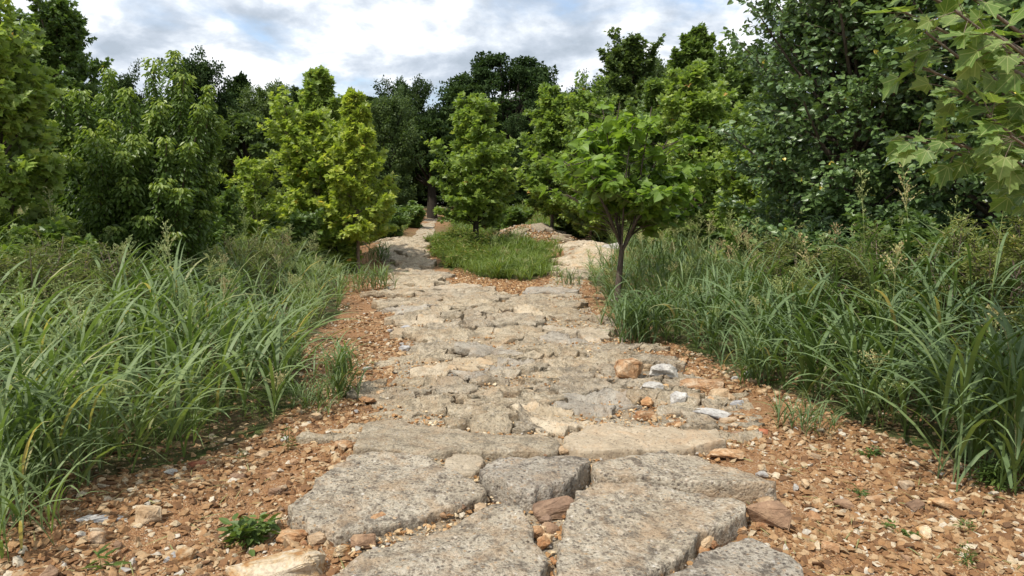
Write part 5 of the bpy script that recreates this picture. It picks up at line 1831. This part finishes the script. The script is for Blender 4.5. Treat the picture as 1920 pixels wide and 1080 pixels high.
lb = Bag()
q = np.vstack([scatter(gr, LBANK, 9000), scatter(gr, RBANK, 9000)])
q = q[(q[:, 1] < 8) & (np.abs(q[:, 0]) < q[:, 1] * 0.85 + 0.8)]
q2 = near_points(gr, 1500, 2.0, 8)
q2 = q2[~inpoly(q2[:, 0], q2[:, 1], PATH)]
q = np.vstack([q, q2[:700]])
n = len(q)
add_blades(lb, np.column_stack([q, Hn(q[:, 0], q[:, 1]) + 0.012]), gr.random(n) * 6.283, 0.04 + 0.16 * gr.random(n), 0.003 + 0.005 * gr.random(n), np.full(n, 1.35) + 0.2 * gr.random(n), np.full(n, 1.6), 3, 0.93 + 0.07 * gr.random(n), 1.0, 0.4)
tag(lb.build("straw_litter", M["grass"]), "dry straw and dead blades lying under the grass and on the soil", "litter", kind="stuff")

# ------------------------------------------------------------------ single plants
def clump(px, py, n, ht, label, mat, r=0.10, wid=0.015, llen=0.4, segs=6, seed=1, group=None, z=0.0, nleaf=7):
    rng = np.random.default_rng(seed)
    x, y = at(px, py, z)
    bag = Bag()
    pts = rng.normal(0, r, (n, 2))
    culm_grass(bag, None, rng, pts, ht * (0.6 + 0.5 * rng.random(n)), nleaf, segs, wid, llen, 0, 0, 0, 0.5, 0.03, z0=np.zeros(n))
    o = bag.build("grass_clump", mat, None, False, (x, y, float(Hn(x, y))))
    tag(o, label, "grass clump", group)


clump(640, 745, 26, 0.42, "separate grass clump between the left bank and the path", M["grass"], 0.07, 0.012, 0.30, seed=1)
clump(1195, 640, 46, 0.50, "pale arching grass clump at the path's right edge in front of the catalpa", M["grass_d"], 0.13, 0.016, 0.45, seed=2)
clump(1165, 612, 20, 0.22, "grass clump at the foot of the catalpa trunk", M["grass_d"], 0.13, 0.014, 0.40, seed=12)
clump(1065, 535, 14, 0.25, "small grass tuft on the right branch", M["grass_d"], 0.10, 0.012, 0.24, seed=3)
clump(590, 765, 20, 0.16, "low sprawling grass tuft at the left bank's foot", M["grass"], 0.10, 0.008, 0.22, seed=4)
clump(1520, 805, 16, 0.16, "sparse grass tuft in the gravel before the right bank", M["grass_d"], 0.14, 0.009, 0.24, seed=5)
clump(1410, 722, 24, 0.36, "grass clump leaning over the gravel at the right bank's left end", M["grass_d"], 0.10, 0.014, 0.36, seed=6)
clump(715, 505, 26, 0.42, "grass clump beside the left branch's outer edge", M["grass"], 0.16, 0.016, 0.36, seed=7)
clump(700, 545, 30, 0.40, "grass clump at the narrow waist of the left soil strip", M["grass"], 0.18, 0.016, 0.36, seed=8)
clump(25, 1010, 26, 0.30, "low grass tuft at the bottom left edge", M["grass"], 0.22, 0.012, 0.34, seed=9)
clump(85, 940, 26, 0.62, "long-bladed grass clump at the near left corner", M["grass"], 0.16, 0.020, 0.62, seed=10)
clump(1880, 900, 34, 0.85, "long-bladed grass clump at the right edge of the photo", M["grass_d"], 0.18, 0.024, 0.75, seed=11)


def seedling(px, py, n, ht, leaf, label, tpl=T_OVAL, rad=0.08, nleaf=20, mat="weed", seed=1, z=0.0, name="weed_plant"):
    rng = np.random.default_rng(seed)
    x, y = at(px, py, z)
    bag = Bag()
    weedy(bag, rng, rng.normal(0, rad * 0.35, (n, 2)), ht * (0.6 + 0.6 * rng.random(n)), nleaf, leaf, tpl, rad, np.zeros(n), 0.5)
    o = bag.build(name, M[mat], None, False, (x, y, float(Hn(x, y))))
    tag(o, label, "plant")


seedling(468, 1010, 12, 0.11, 0.055, "leafy dark green seedling growing beside the large cream rock", T_OVAL, 0.10, 13, "weed", 1)
seedling(1855, 905, 12, 0.13, 0.05, "feathery bright green weed on the right soil at the grass edge", T_LANCE, 0.10, 26, "weed", 2)
seedling(1664, 985, 4, 0.05, 0.022, "tiny seedling on the right soil, left one of the pair", T_OVAL, 0.035, 9, "weed", 3)
seedling(1708, 1000, 4, 0.03, 0.02, "tiny seedling on the right soil, right one of the pair", T_OVAL, 0.03, 9, "weed", 4)
seedling(1812, 1050, 6, 0.07, 0.022, "small wiry weed at the bottom right", T_LANCE, 0.05, 14, "weed", 5)
seedling(1815, 990, 5, 0.06, 0.022, "small wiry weed above the one at the bottom right", T_LANCE, 0.05, 14, "weed", 6)
seedling(1612, 925, 5, 0.05, 0.03, "narrow-leaved sprig on the right soil", T_LANCE, 0.04, 10, "weed", 7)
seedling(1640, 850, 5, 0.05, 0.03, "low weed in the gravel under the right bank", T_OVAL, 0.06, 12, "weed", 8)
seedling(195, 1072, 3, 0.06, 0.07, "strap-leaved sprout at the bottom left", T_LANCE, 0.04, 5, "weed", 9)
seedling(542, 842, 4, 0.16, 0.025, "thin upright sprig on the left soil", T_LANCE, 0.03, 16, "weed", 10)
seedling(452, 850, 3, 0.08, 0.02, "small thin sprig near the square tan rock", T_LANCE, 0.03, 12, "weed", 11)
seedling(905, 470, 14, 0.3, 0.06, "round leafy weed at the foot of the island sycamore", T_OVAL, 0.25, 30, "weed", 12, 0.3)
seedling(740, 425, 14, 0.35, 0.10, "leafy weed at the bend of the left branch", T_LANCE, 0.3, 30, "weed", 13, 0.6)
print("verts", sum(len(m.vertices) for m in bpy.data.meshes))
